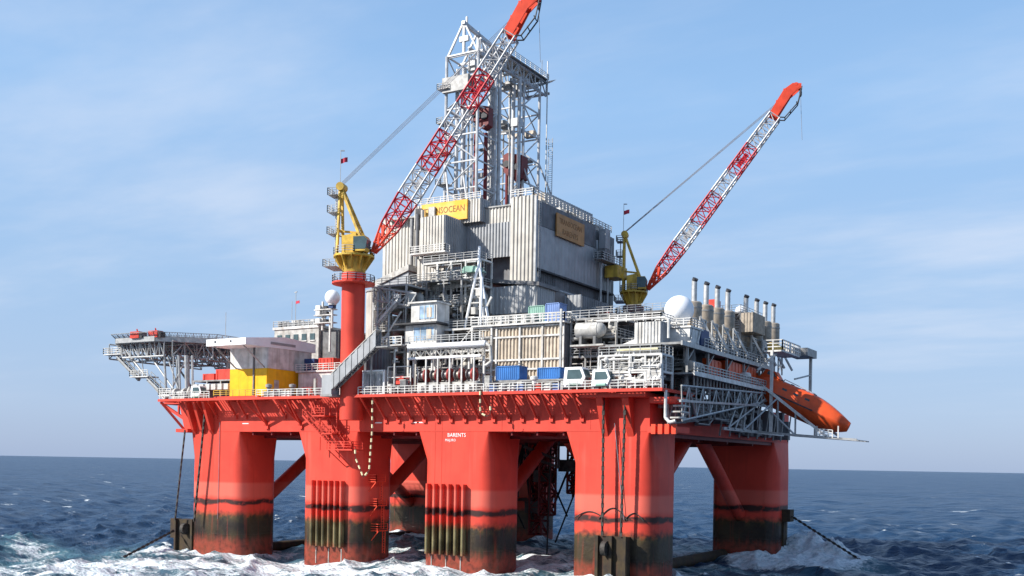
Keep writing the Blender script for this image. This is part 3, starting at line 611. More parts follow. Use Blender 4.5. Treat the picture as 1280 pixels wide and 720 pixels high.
# ------------------------------------------------------------------ cranes
def crane(ax, ay, zs, hd, el, label, ped, boom_len=38.0, tone='yellow', k_=1.0):
    """offshore lattice crane; zs = height of the slewing ring, hd = boom heading, el = boom angle"""
    hd = Vector((hd[0], hd[1], 0)).normalized(); sd = Vector((-hd.y, hd.x, 0)); c0 = Vector((ax, ay, zs)); Z = Vector((0, 0, 1))
    t = thing('pedestal_crane', label, 'crane', (ax, ay, ped[0]), 'two lattice boom cranes')
    W = lambda a, b, c: c0 + hd * a * k_ + sd * b * k_ + Z * c
    p = MB(); p.lathe((ax, ay, 0), [(ped[1], ped[0]), (ped[1], ped[0] + 0.4), (ped[1], zs - 1.2), (ped[1] * 1.06, zs - 0.5), (ped[1] * 1.06, zs)], 28); po = p.build('pedestal', ped[2], t, True)
    q = MB(); q.lathe((ax, ay, 0), [(ped[1] * 1.85, zs - 1.75), (ped[1] * 1.85, zs - 1.5)], 20); q.build('access_ring', 'red' if ped[2] == 'red' else 'red_dark', t)
    q = MB(); n = 16; rr = ped[1] * 1.8
    ring = [(ax + rr * math.cos(2 * math.pi * i / n), ay + rr * math.sin(2 * math.pi * i / n), zs - 1.5) for i in range(n + 1)]; q.rail(ring, 1.1, 2); q.build('ring_rail', 'galv', t)
    # slewing base, flaring up to the machinery deck
    q = MB(); q.lathe(c0, [(1.8 * k_, 0.0), (1.85 * k_, 0.9), (2.1 * k_, 2.35), (3.15 * k_, 2.4), (3.15 * k_, 2.7)], 18); q.build('slew_base', tone, t, True)
    for i in range(12):
        a = 2 * math.pi * i / 12; q = MB(); q.prism([c0 + Vector((math.cos(a) * r, math.sin(a) * r, z)) for r, z in ((1.95 * k_, 0.5), (3.15 * k_, 2.3), (3.15 * k_, 2.65), (1.9 * k_, 2.65))], Vector((-math.sin(a), math.cos(a), 0)) * 0.14); q.build('gusset', tone, t)
    q = MB(); n = 14; ring = [tuple(c0 + Vector((3.15 * k_ * math.cos(2 * math.pi * i / n), 3.15 * k_ * math.sin(2 * math.pi * i / n), 2.7))) for i in range(n + 1)]; q.rail(ring, 1.1, 1.6); q.build('deck_rail', 'galv', t)
    q = MB(); q.prism([W(-1.5, -1.4, 2.7), W(0.8, -1.4, 2.7), W(0.8, -1.4, 6.0), W(-1.5, -1.4, 5.6)], sd * 2.8); q.build('machinery_house', tone, t)
    q = MB(); q.prism([W(0.9, -2.9, 2.9), W(2.9, -2.9, 2.9), W(3.2, -2.9, 4.6), W(2.8, -2.9, 5.2), W(0.9, -2.9, 5.2)], sd * 1.7); cb_ = q.build('cab', tone, t)
    q = MB(); q.prism([W(1.0, -2.95, 3.2), W(2.95, -2.95, 3.2), W(3.22, -2.95, 4.6), W(2.75, -2.95, 5.1), W(1.0, -2.95, 5.1)], sd * 1.8); q.build('window', 'glass', cb_)
    # A-frame mast
    tp = 13.4; mh = W(-2.3, 0, tp)
    for s in (-1, 1):
        MB().bar(W(-2.3, s * 1.3, 2.7), W(-2.3, s * 0.4, tp), 0.34, 0.34).build('mast_leg', tone, t)
        MB().bar(W(2.6, s * 1.4, 2.7), W(-2.1, s * 0.4, tp - 0.3), 0.32, 0.42).build('mast_stay', tone, t)
    for a_, b_ in (((-2.3, -1.0, 6.6), (-2.3, 1.0, 6.6)), ((-2.3, -0.9, 9.8), (-2.3, 0.9, 9.8)), ((-2.3, 0, 6.6), (1.1, 0, 6.2)), ((0.9, -1.2, 5.9), (0.9, 1.2, 5.9))): MB().bar(W(*a_), W(*b_), 0.3).build('mast_tie', tone, t)
    q = MB(); q.tube(W(-2.2, -0.9, tp), W(-2.2, 0.9, tp), 0.65, 14); q.build('mast_sheave', tone, t, True)
    for z in (6.0, 9.3, tp - 1.4):
        q = MB(); q.prism([W(-4.0, -1.3, z), W(-2.6, -1.3, z), W(-2.6, 1.3, z), W(-4.0, 1.3, z)], Z * 0.1); q.rail([W(-2.6, -1.3, z), W(-4.0, -1.3, z), W(-4.0, 1.3, z), W(-2.6, 1.3, z)], 1.1, 0.9); q.build('mast_platform', 'galv' if z < 11 else 'steel', t)
    q = MB(); q.ladder(W(-3.2, 0.4, 2.7), tp - 3.6, tuple(sd)); q.build('ladder', 'galv', t)
    q = MB(); q.prism([W(-4.2, -2.2, 0.8), W(-2.2, -2.2, 0.8), W(-2.2, 2.2, 0.8), W(-4.2, 2.2, 0.8)], Z * 0.12); q.rail([W(-2.2, -2.2, 0.8), W(-4.2, -2.2, 0.8), W(-4.2, 2.2, 0.8), W(-2.2, 2.2, 0.8)], 1.1, 1.0); q.build('rear_platform', 'galv', t)
    # boom
    bd = hd * math.cos(el) + Z * math.sin(el); bu = -hd * math.sin(el) + Z * math.cos(el); b0 = W(3.2, 0, 3.2)
    B = lambda s, a, u: b0 + bd * s + sd * a + bu * u
    fr = (0.0, 0.115, 0.255, 0.385, 0.55, 0.67, 0.825, 1.0)
    for k in range(7):
        s0, s1 = fr[k] * boom_len, fr[k + 1] * boom_len
        def wd(s): return (0.9 + 1.7 * min(1, s / 6.0)) * (1 - 0.22 * max(0, (s / boom_len - 0.3)))
        m = MB(); n = max(2, round((s1 - s0) / 1.4))
        m.truss(B(s0, 0, 0), B(s1, 0, 0), wd(s0) * 1.05, wd(s0) * (0.45 if k == 0 else 0.95), wd(s1) * 1.05, wd(s1) * 0.95, n=n, rc=0.16, rb=0.085, up=tuple(bu))
        if k == 0:
            for a in (-1, 1):
                for i in range(3): m.bar(B(s0 + i * 1.4, a * (0.5 + 0.2 * i), -0.2), B(s0 + i * 1.4 + 1.5, a * (0.7 + 0.22 * i), 0.5), 0.42, 0.2)
        if k in (2, 5): m.bar(B(s0 + (s1 - s0) * 0.35, 1.18, 0.2), B(s0 + (s1 - s0) * 0.8, 1.1, 0.2), 0.1, 0.85, up=tuple(bu))
        m.build('boom_section', ('red_head', 'red_crane', 'derrick_white', 'red_crane', 'derrick_white', 'red_crane', 'derrick_white')[k], t)
    w = wd(boom_len); L = boom_len
    m = MB(); m.bar(B(L - 0.3, -0.9, -0.75), B(L + 0.1, 0.9, -0.75), 0.01)
    m = MB()
    for a in (-1, 1):
        m.prism([B(L - 0.2, a * w * 0.5, -0.5), B(L - 0.4, a * w * 0.5, 1.0), B(L + 4.6, a * 0.75, 1.5), B(L + 6.4, a * 0.6, 0.9), B(L + 7.2, a * 0.5, -0.4), B(L + 6.6, a * 0.5, -0.8), B(L + 4.4, a * 0.75, -0.2)], sd * 0.22)
    m.bar(B(L, -w * 0.5, 0.9), B(L, w * 0.5, 0.9), 0.4); m.bar(B(L + 2.2, -0.9, 1.1), B(L + 2.2, 0.9, 1.1), 0.5); m.bar(B(L + 4.6, -0.75, 1.3), B(L + 4.6, 0.75, 1.3), 0.5); m.bar(B(L + 6.6, -0.6, 0.3), B(L + 6.6, 0.6, 0.3), 0.5)
    m.bar(B(L + 0.5, 0.9, 0.4), B(L + 5, 0.7, 0.6), 0.2, 1.2, up=tuple(bu))
    m.build('boom_head', 'red_head', t)
    m = MB(); m.path([B(L, 0.9, -0.7), B(L + 0.6, 0.9, -1.7), B(L + 4.0, 0.8, -2.0), B(L + 6.8, 0.6, -0.8)], 0.11, 6); m.path([B(L, -0.9, -0.7), B(L + 0.6, -0.9, -1.7), B(L + 4.0, -0.8, -2.0), B(L + 6.8, -0.6, -0.8)], 0.11, 6)
    for s in (0.6, 2.2, 4.0): m.tube(B(L + s, -0.9, -1.75), B(L + s, 0.9, -1.75), 0.09, 5)
    m.build('head_walkway', 'dark', t)
    # ropes
    for a in (-0.7, -0.25, 0.25, 0.7): MB().path([W(-2.2, a * 0.7, tp + 0.5), B(L + 1.6, a, 1.2)], 0.035, 5).build('luffing_rope', 'rope', t)
    tip = B(L + 7.0, 0, -0.3); e = tip + Vector((0.5, 0, -10.0)); MB().path([tip, e], 0.04, 5).build('hoist_rope', 'rope', t)
    hk = MB(); hk.lathe(tip + Vector((0.1, 0, -2.2)), [(0.1, 0.0), (0.24, 0.3), (0.24, 0.9), (0.1, 1.2)], 8); hk.build('hook_block', 'dark', t)
    # top mast with flag
    fb = W(-2.6, 0.3, tp + 0.5); MB().path([fb, fb + Z * 5.4], 0.05, 5).build('flag_pole', 'galv', t)
    f = MB(); vs = []; fs = []
    for i in range(7):
        for j in range(2): vs.append(fb + Z * (3.3 + j * 0.75) + R0 * (0.05 + i * 0.17) + Fw * (0.12 * math.sin(i * 1.3)) + Z * 0.05 * i)
    for i in range(6): fs.append((2 * i, 2 * i + 2, 2 * i + 3, 2 * i + 1))
    f.add(vs, fs); f.build('flag', 'flag', t)
    MB().bar(fb + Z * 5.3, fb + Z * 5.3 + R0 * 0.6, 0.16).build('wind_vane', 'galv', t)
    return t
crane(-48.75, -2.4, 43.3, (0.95, 0.30), R_(56.4), 'left crane on tall red pedestal, boom rising past the derrick', (20.6, 1.8, 'red'), 38.2)
crane(-24.9, 50.0, 43.9, (0.95, 0.30), R_(54), 'right crane with shade-darkened red pedestal, boom against open sky', (24.4, 1.9, 'red_dark'), 38.0, 'yellow', 0.82)  # pedestal and ring in darkened red: their shade is put into the colour

# ------------------------------------------------------------------ helideck
hx, hy, hz, hr = -102.0, 13.6, 35.6, 13.6
t = thing('helideck', 'grey octagonal helicopter deck on trusses overhanging the left end', 'helideck', (hx, hy, 24.3))
oc = [(hx + hr * math.cos(R_(22.5 + 45 * i)), hy + hr * math.sin(R_(22.5 + 45 * i))) for i in range(8)]
m = MB(); m.prism([(x, y, hz) for x, y in oc], (0, 0, 0.7)); m.build('deck_slab', 'grey', t)
m = MB(); k2 = 1.0
for i in range(8):
    (ax, ay), (bx, by) = oc[i], oc[(i + 1) % 8]
    m.bar((ax, ay, hz + 0.2), (bx, by, hz + 0.2), 0.5, 1.0)
m.build('rim_beam', 'galv', t)
for i in range(8):
    a = Vector((*oc[i], hz + 0.4)); b = Vector((*oc[(i + 1) % 8], hz + 0.4)); oa = Vector((a.x - hx, a.y - hy, 0)).normalized(); ob = Vector((b.x - hx, b.y - hy, 0)).normalized()
    m = MB(); a2 = a + oa * 1.0 + Vector((0, 0, 0.9)); b2 = b + ob * 1.0 + Vector((0, 0, 0.9)); m.bar(a2, b2, 0.1); m.bar(a.lerp(a2, 0.5), b.lerp(b2, 0.5), 0.07)
    for j in range(9): m.bar(a.lerp(b, j / 8), a2.lerp(b2, j / 8), 0.09)
    for j in range(24): m.bar(a.lerp(b, j / 24), a2.lerp(b2, (j + 1) / 24), 0.035); m.bar(a.lerp(b, (j + 1) / 24), a2.lerp(b2, j / 24), 0.035)
    m.build('safety_net', 'steel', t)
m = MB()
for y in (2.0, 8, 14, 20, 25.0):
    w = 12.4 if 5 < y < 23 else 6.4
    m.plane_truss((hx - w, y, hz - 0.15), (hx + w, y, hz - 0.15), (hx - w * 0.72, y, hz - 2.9), (hx + w, y, hz - 2.9), 10, 0.17, 0.12)
for x in (-111, -103, -94): m.plane_truss((x, 2.5, hz - 0.15), (x, 25.5, hz - 0.15), (x, 2.5, hz - 2.9), (x, 25.5, hz - 2.9), 8, 0.15, 0.11)
m.build('underdeck_truss', 'galv', t)
legs = [((-96.2, 2.6), (-95.8, 3.0)), ((-95.8, 8), (-95.6, 8)), ((-92.4, 2.5), (-92.0, 2.8)), ((-92, 14), (-91.6, 14)), ((-90.0, 3.5), (-89.6, 3.4)), ((-92, 20), (-91.6, 18)), ((-105, 2.6), (-96.0, 3.2)), ((-106, 14), (-95.8, 12)), ((-97, 24), (-95.6, 19))]
for (x, y), (x2, y2) in legs: MB().tube((x, y, hz - 2.9), (x2, y2, 24.3), 0.20, 8).build('support_leg', 'galv', t, True)
for x, y in ((-91.0, 3.0), (-93.6, 3.4)): MB().tube((x, y, hz - 2.9), (x + 0.4, y, 24.3), 0.34, 10).build('support_column', 'galv', t, True)
for p, q in (((-100.0, 3, 32.6), (-92.4, 3, 25.0)), ((-91.0, 3.2, 32.6), (-95.6, 3, 25.2)), ((-95.8, 3, 32.6), (-92.4, 3, 25.8))): MB().tube(p, q, 0.16, 7).build('support_brace', 'galv', t, True)
MB().box(-96.4, -88.0, 2.4, 2.9, 26.2, 26.5).build('support_sill', 'galv', t)
# access stair hanging from the helideck's outer edge
t = thing('helideck_stair', 'pale cranked stairway hanging below the outer edge of helideck', 'stair', (-102.6, 3, 25))
for bx in ((-112.0, -107.2, 2.0, 5.0, 33.4, 33.6), (-104.4, -99.6, 1.8, 4.4, 29.0, 29.2), (-96.2, -93.0, 1.4, 3.6, 25.4, 25.6)): MB().box(*bx).build('landing', 'white', t); x0, x1, y0, y1, z0, z1 = bx; MB().rail([(x0, y1, z1), (x0, y0, z1), (x1, y0, z1)], 1.1, 1.2, 0.055).build('landing_rail', 'white', t)
for p, q in (((-109.2, 3.0, 33.5), (-103.2, 3.0, 29.1)), ((-100.6, 2.8, 29.1), (-95.2, 2.6, 25.5))): MB().stair(p, q, 1.3).build('flight', 'galv', t); MB().bar(Vector(p) - Vector((0, 0, 0.5)), Vector(q) - Vector((0, 0, 0.5)), 0.5, 0.5).build('stringer', 'steel', t)
for p, q in (((-110.4, 3.2, 33.4), (-111.2, 8, 35.6)), ((-107.6, 3.2, 33.4), (-108.1, 6, 35.6)), ((-102.0, 3, 29), (-102.6, 3, 32.7)), ((-93.8, 2.6, 25.4), (-93.8, 2.6, 32.6))): MB().tube(p, q, 0.1, 6).build('hanger', 'galv', t)
for i, (x, y) in enumerate(((-101.6, 0.2), (-97.2, 0.6))):
    t = thing('foam_monitor', ('left', 'right')[i] + ' one of two red fire monitor cabinets on the helideck rim', 'fire monitor', (x, y + 0.9, 36.3), 'fire monitors on the helideck')
    MB().box(x - 1.2, x + 1.1, y + 0.2, y + 1.6, 36.0, 37.2).build('cabinet', 'red_box', t); MB().tube((x, y + 0.9, 37.2), (x + 0.4, y + 0.4, 37.6), 0.12, 8).build('nozzle', 'red_box', t); MB().box(x + 1.15, x + 1.8, y + 0.3, y + 1.5, 36.0, 37.0).build('reel', 'dark', t)

# ------------------------------------------------------------------ shelter with yellow lower walls
t = thing('lifeboat_shelter', 'white and yellow shelter with overhanging white roof at deck left', 'shelter', (-72.6, 5, 24.3))
X0, X1, Y0, Y1 = -77.0, -68.6, 0.0, 10.8
for (p, q) in (((X0, Y0), (X1, Y0)), ((X1, Y0), (X1, Y1)), ((X1, Y1), (X0, Y1)), ((X0, Y1), (X0, Y0))):
    L = math.hypot(q[0] - p[0], q[1] - p[1]); n = max(2, round(L / 2.1))
    for i in range(n):
        a = [p[0] + (q[0] - p[0]) * (i + 0.006) / n, p[1] + (q[1] - p[1]) * (i + 0.006) / n]; b = [p[0] + (q[0] - p[0]) * (i + 0.994) / n, p[1] + (q[1] - p[1]) * (i + 0.994) / n]
        MB().bar((*a, 27.05), (*b, 27.05), 0.25, 4.85).build('lower_panel', 'yellow_shed', t)
        MB().bar((*a, 31.3), (*b, 31.3), 0.25, 3.6).build('upper_panel', 'white', t)
m = MB(); m.prism([(X0 - 0.4, -5.2, 32.9), (X0 - 0.4, -5.2, 34.0), (X0 - 0.2, 4, 35.0), (X0 - 0.2, 11.6, 34.6), (X0 - 0.2, 11.6, 33.1)], (8.9, 0, 0)); ro = m.build('roof', 'white_pure', t)
m = MB(); m.bar((X1 + 0.22, 0.5, 33.7), (X1 + 0.22, 6.5, 33.75), 0.08, 0.42); m.build('roof_gutter', 'clad_grey', ro)
for x in (-75.5, -72.0): MB().bar((x, -5.24, 33.55), (x + 0.35, -5.24, 33.55), 0.06, 0.3).build('roof_lamp', 'dark', ro)
for x in (X0 + 0.9, X1 - 1.0): MB().bar((x, -4.6, 32.9), (x + 0.5, -0.1, 29.6), 0.18).build('roof_strut', 'galv', t)
MB().box(X1 + 0.13, X1 + 0.2, 1.5, 2.6, 25.0, 27.6).build('door', 'offwhite', t)
MB().box(-71.6, -71.3, -0.3, -0.14, 25.0, 33.0).build('door_track', 'grey', t)
MB().box(X0 - 1.2, X1 + 0.6, -2.6, -0.2, 24.4, 24.75).build('sill_deck', 'red', t)
m = MB(); m.rail([(X0 - 1.2, -2.6, 24.75), (X1 + 0.6, -2.6, 24.75)], 1.0, 1.4); m.build('sill_rail', 'yellow', t)

# equipment between shelter and helideck
for i, bx in enumerate(((-87.2, -84.4, 3.4, 5.4, 28.1, 29.3), (-84.0, -80.4, 3.4, 5.6, 28.1, 30.0))):
    one(MB().box(*bx).box(bx[0] + 0.2, bx[0] + 0.5, bx[2] - 0.1, bx[2] - 0.005, bx[4] + 0.2, bx[5] - 0.2), 'deck_chest', 'red_box', ('small red chest on the grating left of the yellow shelter', 'larger red chest beside the yellow shelter on the grating')[i], 'chest')
t = thing('raft_platform', 'galvanised platform with raft pods beside the yellow shelter', 'platform', (-83, 4, 24.3))
MB().box(-88.2, -78.2, 2.0, 6.5, 27.8, 28.05).build('floor', 'steel', t)
for x in (-88, -84.7, -81.4, -78.4): MB().bar((x, 2.1, 24.3), (x, 2.1, 27.8), 0.2).build('post', 'galv', t)
for x in np.arange(-87.6, -78.6, 1.5): MB().box(x, x + 1.0, 1.5, 2.4, 26.3, 27.3).build('raft_pod', 'white', t)
MB().box(-88.0, -78.4, 3.0, 6.4, 24.4, 27.4).build('store', 'clad_dark', t)
def deck_cabin_crane(x, y, z, label, s=1.0, mirror=1):
    t = thing('winch_cabin', label, 'cabin', (x, y, z), 'white winch control cabins on the deck edge')
    P = lambda a, b, c: (x + a * s * mirror, y + b * s, z + c * s)
    m = MB(); m.prism([P(-1.4, -0.9, 0.4), P(1.0, -0.9, 0.4), P(1.5, -0.9, 1.5), P(1.0, -0.9, 2.7), P(-1.2, -0.9, 2.7)], (0, 1.8 * s, 0)); b = m.build('cabin_body', 'white_pure', t)
    m = MB(); m.prism([P(-0.9, -0.94, 1.3), P(0.95, -0.94, 1.3), P(1.15, -0.94, 1.6), P(0.8, -0.94, 2.4), P(-0.8, -0.94, 2.4)], (0, 0.03, 0)); m.build('window', 'glass', b)
    m = MB(); m.prism([P(1.3, -0.7, 1.1), P(1.56, -0.7, 1.5), P(1.16, -0.7, 2.45)], (0, 1.4 * s, 0)); m.build('windscreen', 'glass', b)
    MB().bar(P(-1.0, 0, 0), P(-1.0, 0, 0.4), 1.2 * s).build('pedestal', 'grey', t); MB().tube(P(-0.6, -1.0, 0.55), P(0.9, -1.0, 0.55), 0.25 * s, 8).build('hose_reel', 'green_box', t)
deck_cabin_crane(-83.6, -0.8, 24.45, 'white cabin on the deck edge left of the yellow shelter', 0.85)
t = thing('anchor_windlass', 'pale anchor windlass at the far left deck edge', 'windlass', (-88, -1, 24.4))
for x in (-88.6, -86.4): MB().tube((x - 0.2, -1.2, 25.5), (x + 0.2, -1.2, 25.5), 0.95, 14).build('drum_flange', 'offwhite', t, True)
MB().tube((-88.6, -1.2, 25.5), (-86.2, -1.2, 25.5), 0.55, 12).build('drum', 'steel', t, True); MB().box(-89.0, -86.0, -2.0, -0.3, 24.4, 25.0).build('base_frame', 'offwhite', t); MB().bar((-86.2, -1.4, 25.0), (-85.2, -1.4, 26.6), 0.3).build('brake_arm', 'offwhite', t)

# ------------------------------------------------------------------ railing along the near deck edge
def edge_rail(x0, x1, y, z, label, mat='white'):
    one(MB().rail([(x0, y, z), (x1, y, z)], 1.15, 1.25, 0.055), 'deck_railing', mat, label, 'railing', 'deck edge railings')
for x0, x1, lb in ((-90.2, -78.3, 'pale deck edge railing left of the yellow shelter'), (-67.6, -51.4, 'pale deck edge railing between yellow shelter and crane pedestal'), (-46.6, -24.0, 'pale deck edge railing in front of the red winches'), (-23.6, -12.0, 'pale deck edge railing in front of the blue containers'), (-11.6, 3.0, 'pale deck edge railing at the nearest deck corner')):
    edge_rail(x0, x1, -OV, DT + 0.14, lb)
# small panels hung on the railing
for i, (x, w, mt) in enumerate(((-23.2, 1.1, 'blue_light'), (-21.6, 0.8, 'white'), (-20.2, 1.0, 'white'), (-18.8, 1.1, 'blue_light'), (-17.2, 0.9, 'white'), (-15.8, 0.9, 'red_box'), (-14.4, 1.0, 'white'), (-13.0, 1.0, 'blue_light'), (-66.2, 2.4, 'offwhite'), (-62.6, 2.0, 'white'))):
    one(MB().box(x, x + w, -OV + 0.14, -OV + 0.55, DT + 0.1, DT + 1.05), 'locker', mt, '%s locker on the deck edge, number %s counted from the left end' % ({'blue_light': 'pale blue', 'white': 'white', 'red_box': 'red', 'offwhite': 'grey white'}[mt], ('three', 'four', 'five', 'six', 'seven', 'eight', 'nine', 'ten', 'one', 'two')[i]), 'locker', 'lockers along the deck edge')
# ------------------------------------------------------------------ derrick
t = thing('derrick', 'pale open steel derrick tower with dark red travelling blocks on the drill house', 'derrick', (-46.5, 35, 57.5))
def tower(x0, x1, y0, y1, z0, z1, nb, r=0.27, rb=0.13, skip=()):
    cs = [(x0, y0), (x1, y0), (x1, y1), (x0, y1)]
    for x, y in cs: MB().tube((x, y, z0), (x, y, z1), r, 8).build('tower_leg', 'derrick_white', t, True)
    for k in range(4):
        if k in skip: continue
        a = Vector((*cs[k], 0)); b = Vector((*cs[(k + 1) % 4], 0)); m = MB()
        for i in range(nb + 1):
            z = z0 + (z1 - z0) * i / nb; zv = Vector((0, 0, z)); m.bar(a + zv, b + zv, 0.24)
            if i < nb:
                z2 = Vector((0, 0, z0 + (z1 - z0) * (i + 1) / nb)); md = (a + b) / 2
                if i % 2: m.tube(a + zv, b + z2, rb, 6)
                else: m.tube(b + zv, a + z2, rb, 6)
        m.build('bracing', 'derrick_white', t)
tower(-50.0, -43.4, 24.0, 30.0, 57.6, 86.0, 6)
tower(-50.0, -43.4, 40.0, 46.0, 57.6, 86.0, 6)
for (x, y, z1) in ((-48.6, 25.4, 84), (-47.4, 25.6, 84), (-44.6, 31.0, 86), (-43.6, 31.6, 86), (-46.4, 33, 86), (-44.8, 38.6, 86), (-43.4, 38.4, 86)): MB().tube((x, y, 57.6), (x, y, z1), 0.36, 10).build('guide_column', 'derrick_white', t, True)
for (x, y) in ((-45.6, 27.0), (-43.6, 27.2), (-46.4, 39.4), (-43.8, 40.4)): MB().tube((x, y, 57.6), (x, y, 72.5 if y < 30 else 70), 0.34, 10).build('ram', 'red_dark', t, True)
for x0, x1, y0, y1, z0, z1 in ((-46.6, -42.6, 26.3, 27.9, 73.6, 77.6), (-47.0, -43.0, 38.8, 41.2, 67.4, 72.4)):
    m = MB(); m.prism([(x0, y0, z1 - 0.4), (x0 + 0.9, y0, z1), (x1, y0, z1 - 0.8), (x1, y0, z0), (x1 - 1.2, y0, z0 - 0.6), (x0 + 0.2, y0, z0 + 1.4)], (0, y1 - y0, 0)); m.build('travelling_block', 'red_dark', t)
    for i in range(3): MB().tube((x0 + 0.8 + i * 1.2, y0 - 0.25, (z0 + z1) / 2 + 0.4 - 0.4 * i), (x0 + 0.8 + i * 1.2, y0 + 0.02, (z0 + z1) / 2 + 0.4 - 0.4 * i), 0.65, 12).build('sheave', 'dark', t, True)
# crown: long girders running back, sheave platform, raised gin pole frame at the near end
for x, ya in ((-47.4, 27.0), (-43.4, 24.5)):
    m = MB(); m.plane_truss((x, ya, 85.6), (x, 48.5, 85.6), (x, ya, 88.2), (x, 48.5, 88.2), 11, 0.24, 0.13); m.build('crown_girder', 'derrick_white', t)
for y in (24.2, 28, 32, 36, 40, 44, 48.4): MB().bar((-50.2 if y < 32 else -48, y, 85.9), (-42.6, y, 85.9), 0.3, 0.45).build('crown_beam', 'derrick_white', t)
MB().box(-47.6, -42.6, 30, 48, 88.3, 88.45).build('crown_floor', 'steel', t)
MB().rail([(-42.6, 30, 88.45), (-42.6, 48, 88.45), (-47.6, 48, 88.45)], 1.0, 1.8).build('crown_rail', 'galv', t)
for y in (32.0, 35.0, 39, 42, 45.0): MB().tube((-46.6, y, 88.9), (-44.6, y, 88.9), 0.8, 14).build('crown_sheave', 'grey', t, True)
m = MB()
for y in (24.2, 28.8): m.bar((-50.0, y, 85.9), (-46.8, y, 91.4), 0.32); m.bar((-46.6, y, 85.9), (-46.6, y, 91.6), 0.4); m.bar((-43.6, y, 85.9), (-46.4, y, 91.2), 0.28)
m.bar((-46.6, 23.8, 91.4), (-46.6, 33.0, 90.6), 0.6); m.bar((-46.6, 33, 90.4), (-46.0, 42, 88.6), 0.5); m.bar((-46.6, 25.0, 91.5), (-46.6, 25.0, 92.8), 0.3); m.bar((-47.4, 24.2, 88.6), (-45.6, 24.2, 88.6), 0.5, 0.9); m.build('gin_frame', 'derrick_white', t)
rnd = random.Random(41)
for i in range(26):
    y = rnd.uniform(24.5, 46); x = rnd.uniform(-49.6, -43.4); z = rnd.choice((62.5, 66.5, 71.5, 77, 81, 84, 86.2)); w = rnd.uniform(0.4, 1.3)
    MB().box(x - w, x + w, y - 0.5, y + 0.6, z, z + rnd.uniform(0.25, 1.5)).build('derrick_fitting', rnd.choice(['steel', 'grey', 'derrick_white', 'stack']), t)
for i in range(12):
    y = rnd.choice((25, 29, 31, 33, 37, 41, 45)); x = rnd.uniform(-49.4, -43.6); MB().tube((x, y, 57.6), (x, y, rnd.uniform(72, 85.5)), rnd.uniform(0.09, 0.2), 7).build('standpipe', rnd.choice(['derrick_white', 'galv', 'steel']), t, True)
m = MB(); m.prism([(-43.4, 44.6, 86.0), (-41.4, 47.0, 87.4), (-41.4, 49.0, 88.6), (-43.4, 49.0, 88.6)], (-6, 0, 0)); m.build('crown_tail', 'steel', t)
for z in (63.2, 68.8, 74.0, 80.0):
    m = MB(); m.box(-51.2, -49.0, 22.8, 25.0, z, z + 0.15); m.rail([(-51.2, 25, z), (-51.2, 22.8, z), (-49.0, 22.8, z)], 1.0, 1.1); m.build('rest_platform', 'steel', t)
m = MB(); m.box(-50.0, -44.0, 24.3, 29.7, 82.0, 82.2); m.box(-50.4, -45.0, 23.2, 24.0, 79.4, 82.0); m.build('monkey_board', 'steel', t)
MB().tube((-42.2, 46.8, 57.6), (-42.2, 46.8, 91.5), 0.12, 6).build('side_pipe', 'galv', t); m = MB(); m.ladder((-41.3, 46.8, 57.6), 19, (1, 0, 0), 0.9); m.build('side_ladder', 'steel', t)
for y in (36, 46): MB().tube((-43, y, 88.4), (-43, y, 91.6), 0.07, 5).build('lightning_rod', 'galv', t)
for p, q in (((-52.6, 20.6, 57.6), (-48.4, 24.2, 69.0)), ((-46.8, 20.8, 58.4), (-50.0, 24.0, 67.0)), ((-43.0, 20.8, 58.0), (-47.0, 25, 66.0)), ((-38.2, 48.2, 58.2), (-43.4, 46, 72)), ((-38.5, 40, 58.2), (-43.4, 40, 70))): MB().tube(p, q, 0.17, 7).build('raker', 'derrick_white', t, True)
m = MB(); m.box(-51, -42.6, 23.2, 47, 57.55, 58.3); m.build('base_grillage', 'dark', t)
for i in range(7): y = 25 + i * 3.0; MB().box(-49.5 + (i % 3) * 2.2, -48.0 + (i % 3) * 2.2, y, y + 1.6, 58.3, 60.0 + (i * 7 % 5) * 0.4).build('drill_floor_machine', ('grey', 'dark', 'steel')[i % 3], t)

# ------------------------------------------------------------------ drill house
t = thing('drill_house', 'tall clad drill house in grey and off white below the derrick', 'drill house', (-43, 36, 36))
def sheet(p, q, z0, z1, mat, pitch=0.62, dep=0.15, nm='cladding_sheet', n=1):
    p = Vector(p); q = Vector(q)
    for i in range(n):
        a = p.lerp(q, (i + 0.004) / n); b = p.lerp(q, (i + 0.996) / n); MB().corr((a.x, a.y), (b.x, b.y), z0, z1, pitch, dep).build(nm, mat, t)
MB().box(-61.5, -29.8, 22.4, 51.6, 43.2, 57.3).build('core', 'clad_dark', t)
MB().box(-60, -30.2, 20.6, 51.4, 57.32, 57.55).build('roof', 'steel', t)
sheet((-61.8, 22), (-53.4, 22), 44.0, 58.0, 'clad', 0.7, n=4)
sheet((-61.9, 40), (-61.9, 22.05), 44.0, 58.0, 'clad', 0.7, n=6)
sheet((-33.9, 19.9), (-29.6, 19.9), 42.8, 58.4, 'clad', 0.75, 0.2, n=2)
sheet((-43.6, 20.5), (-33.95, 20.5), 48.8, 54.6, 'clad_grey', 0.55, 0.18, n=4)
sheet((-43.6, 20.9), (-33.95, 20.9), 54.65, 57.6, 'clad', 0.6, n=3)
sheet((-53.3, 19.6), (-39.6, 19.6), 55.0, 58.9, 'clad', 0.6, n=4)
sheet((-39.55, 19.6), (-39.55, 22.3), 55.0, 58.9, 'clad_grey', 0.6)
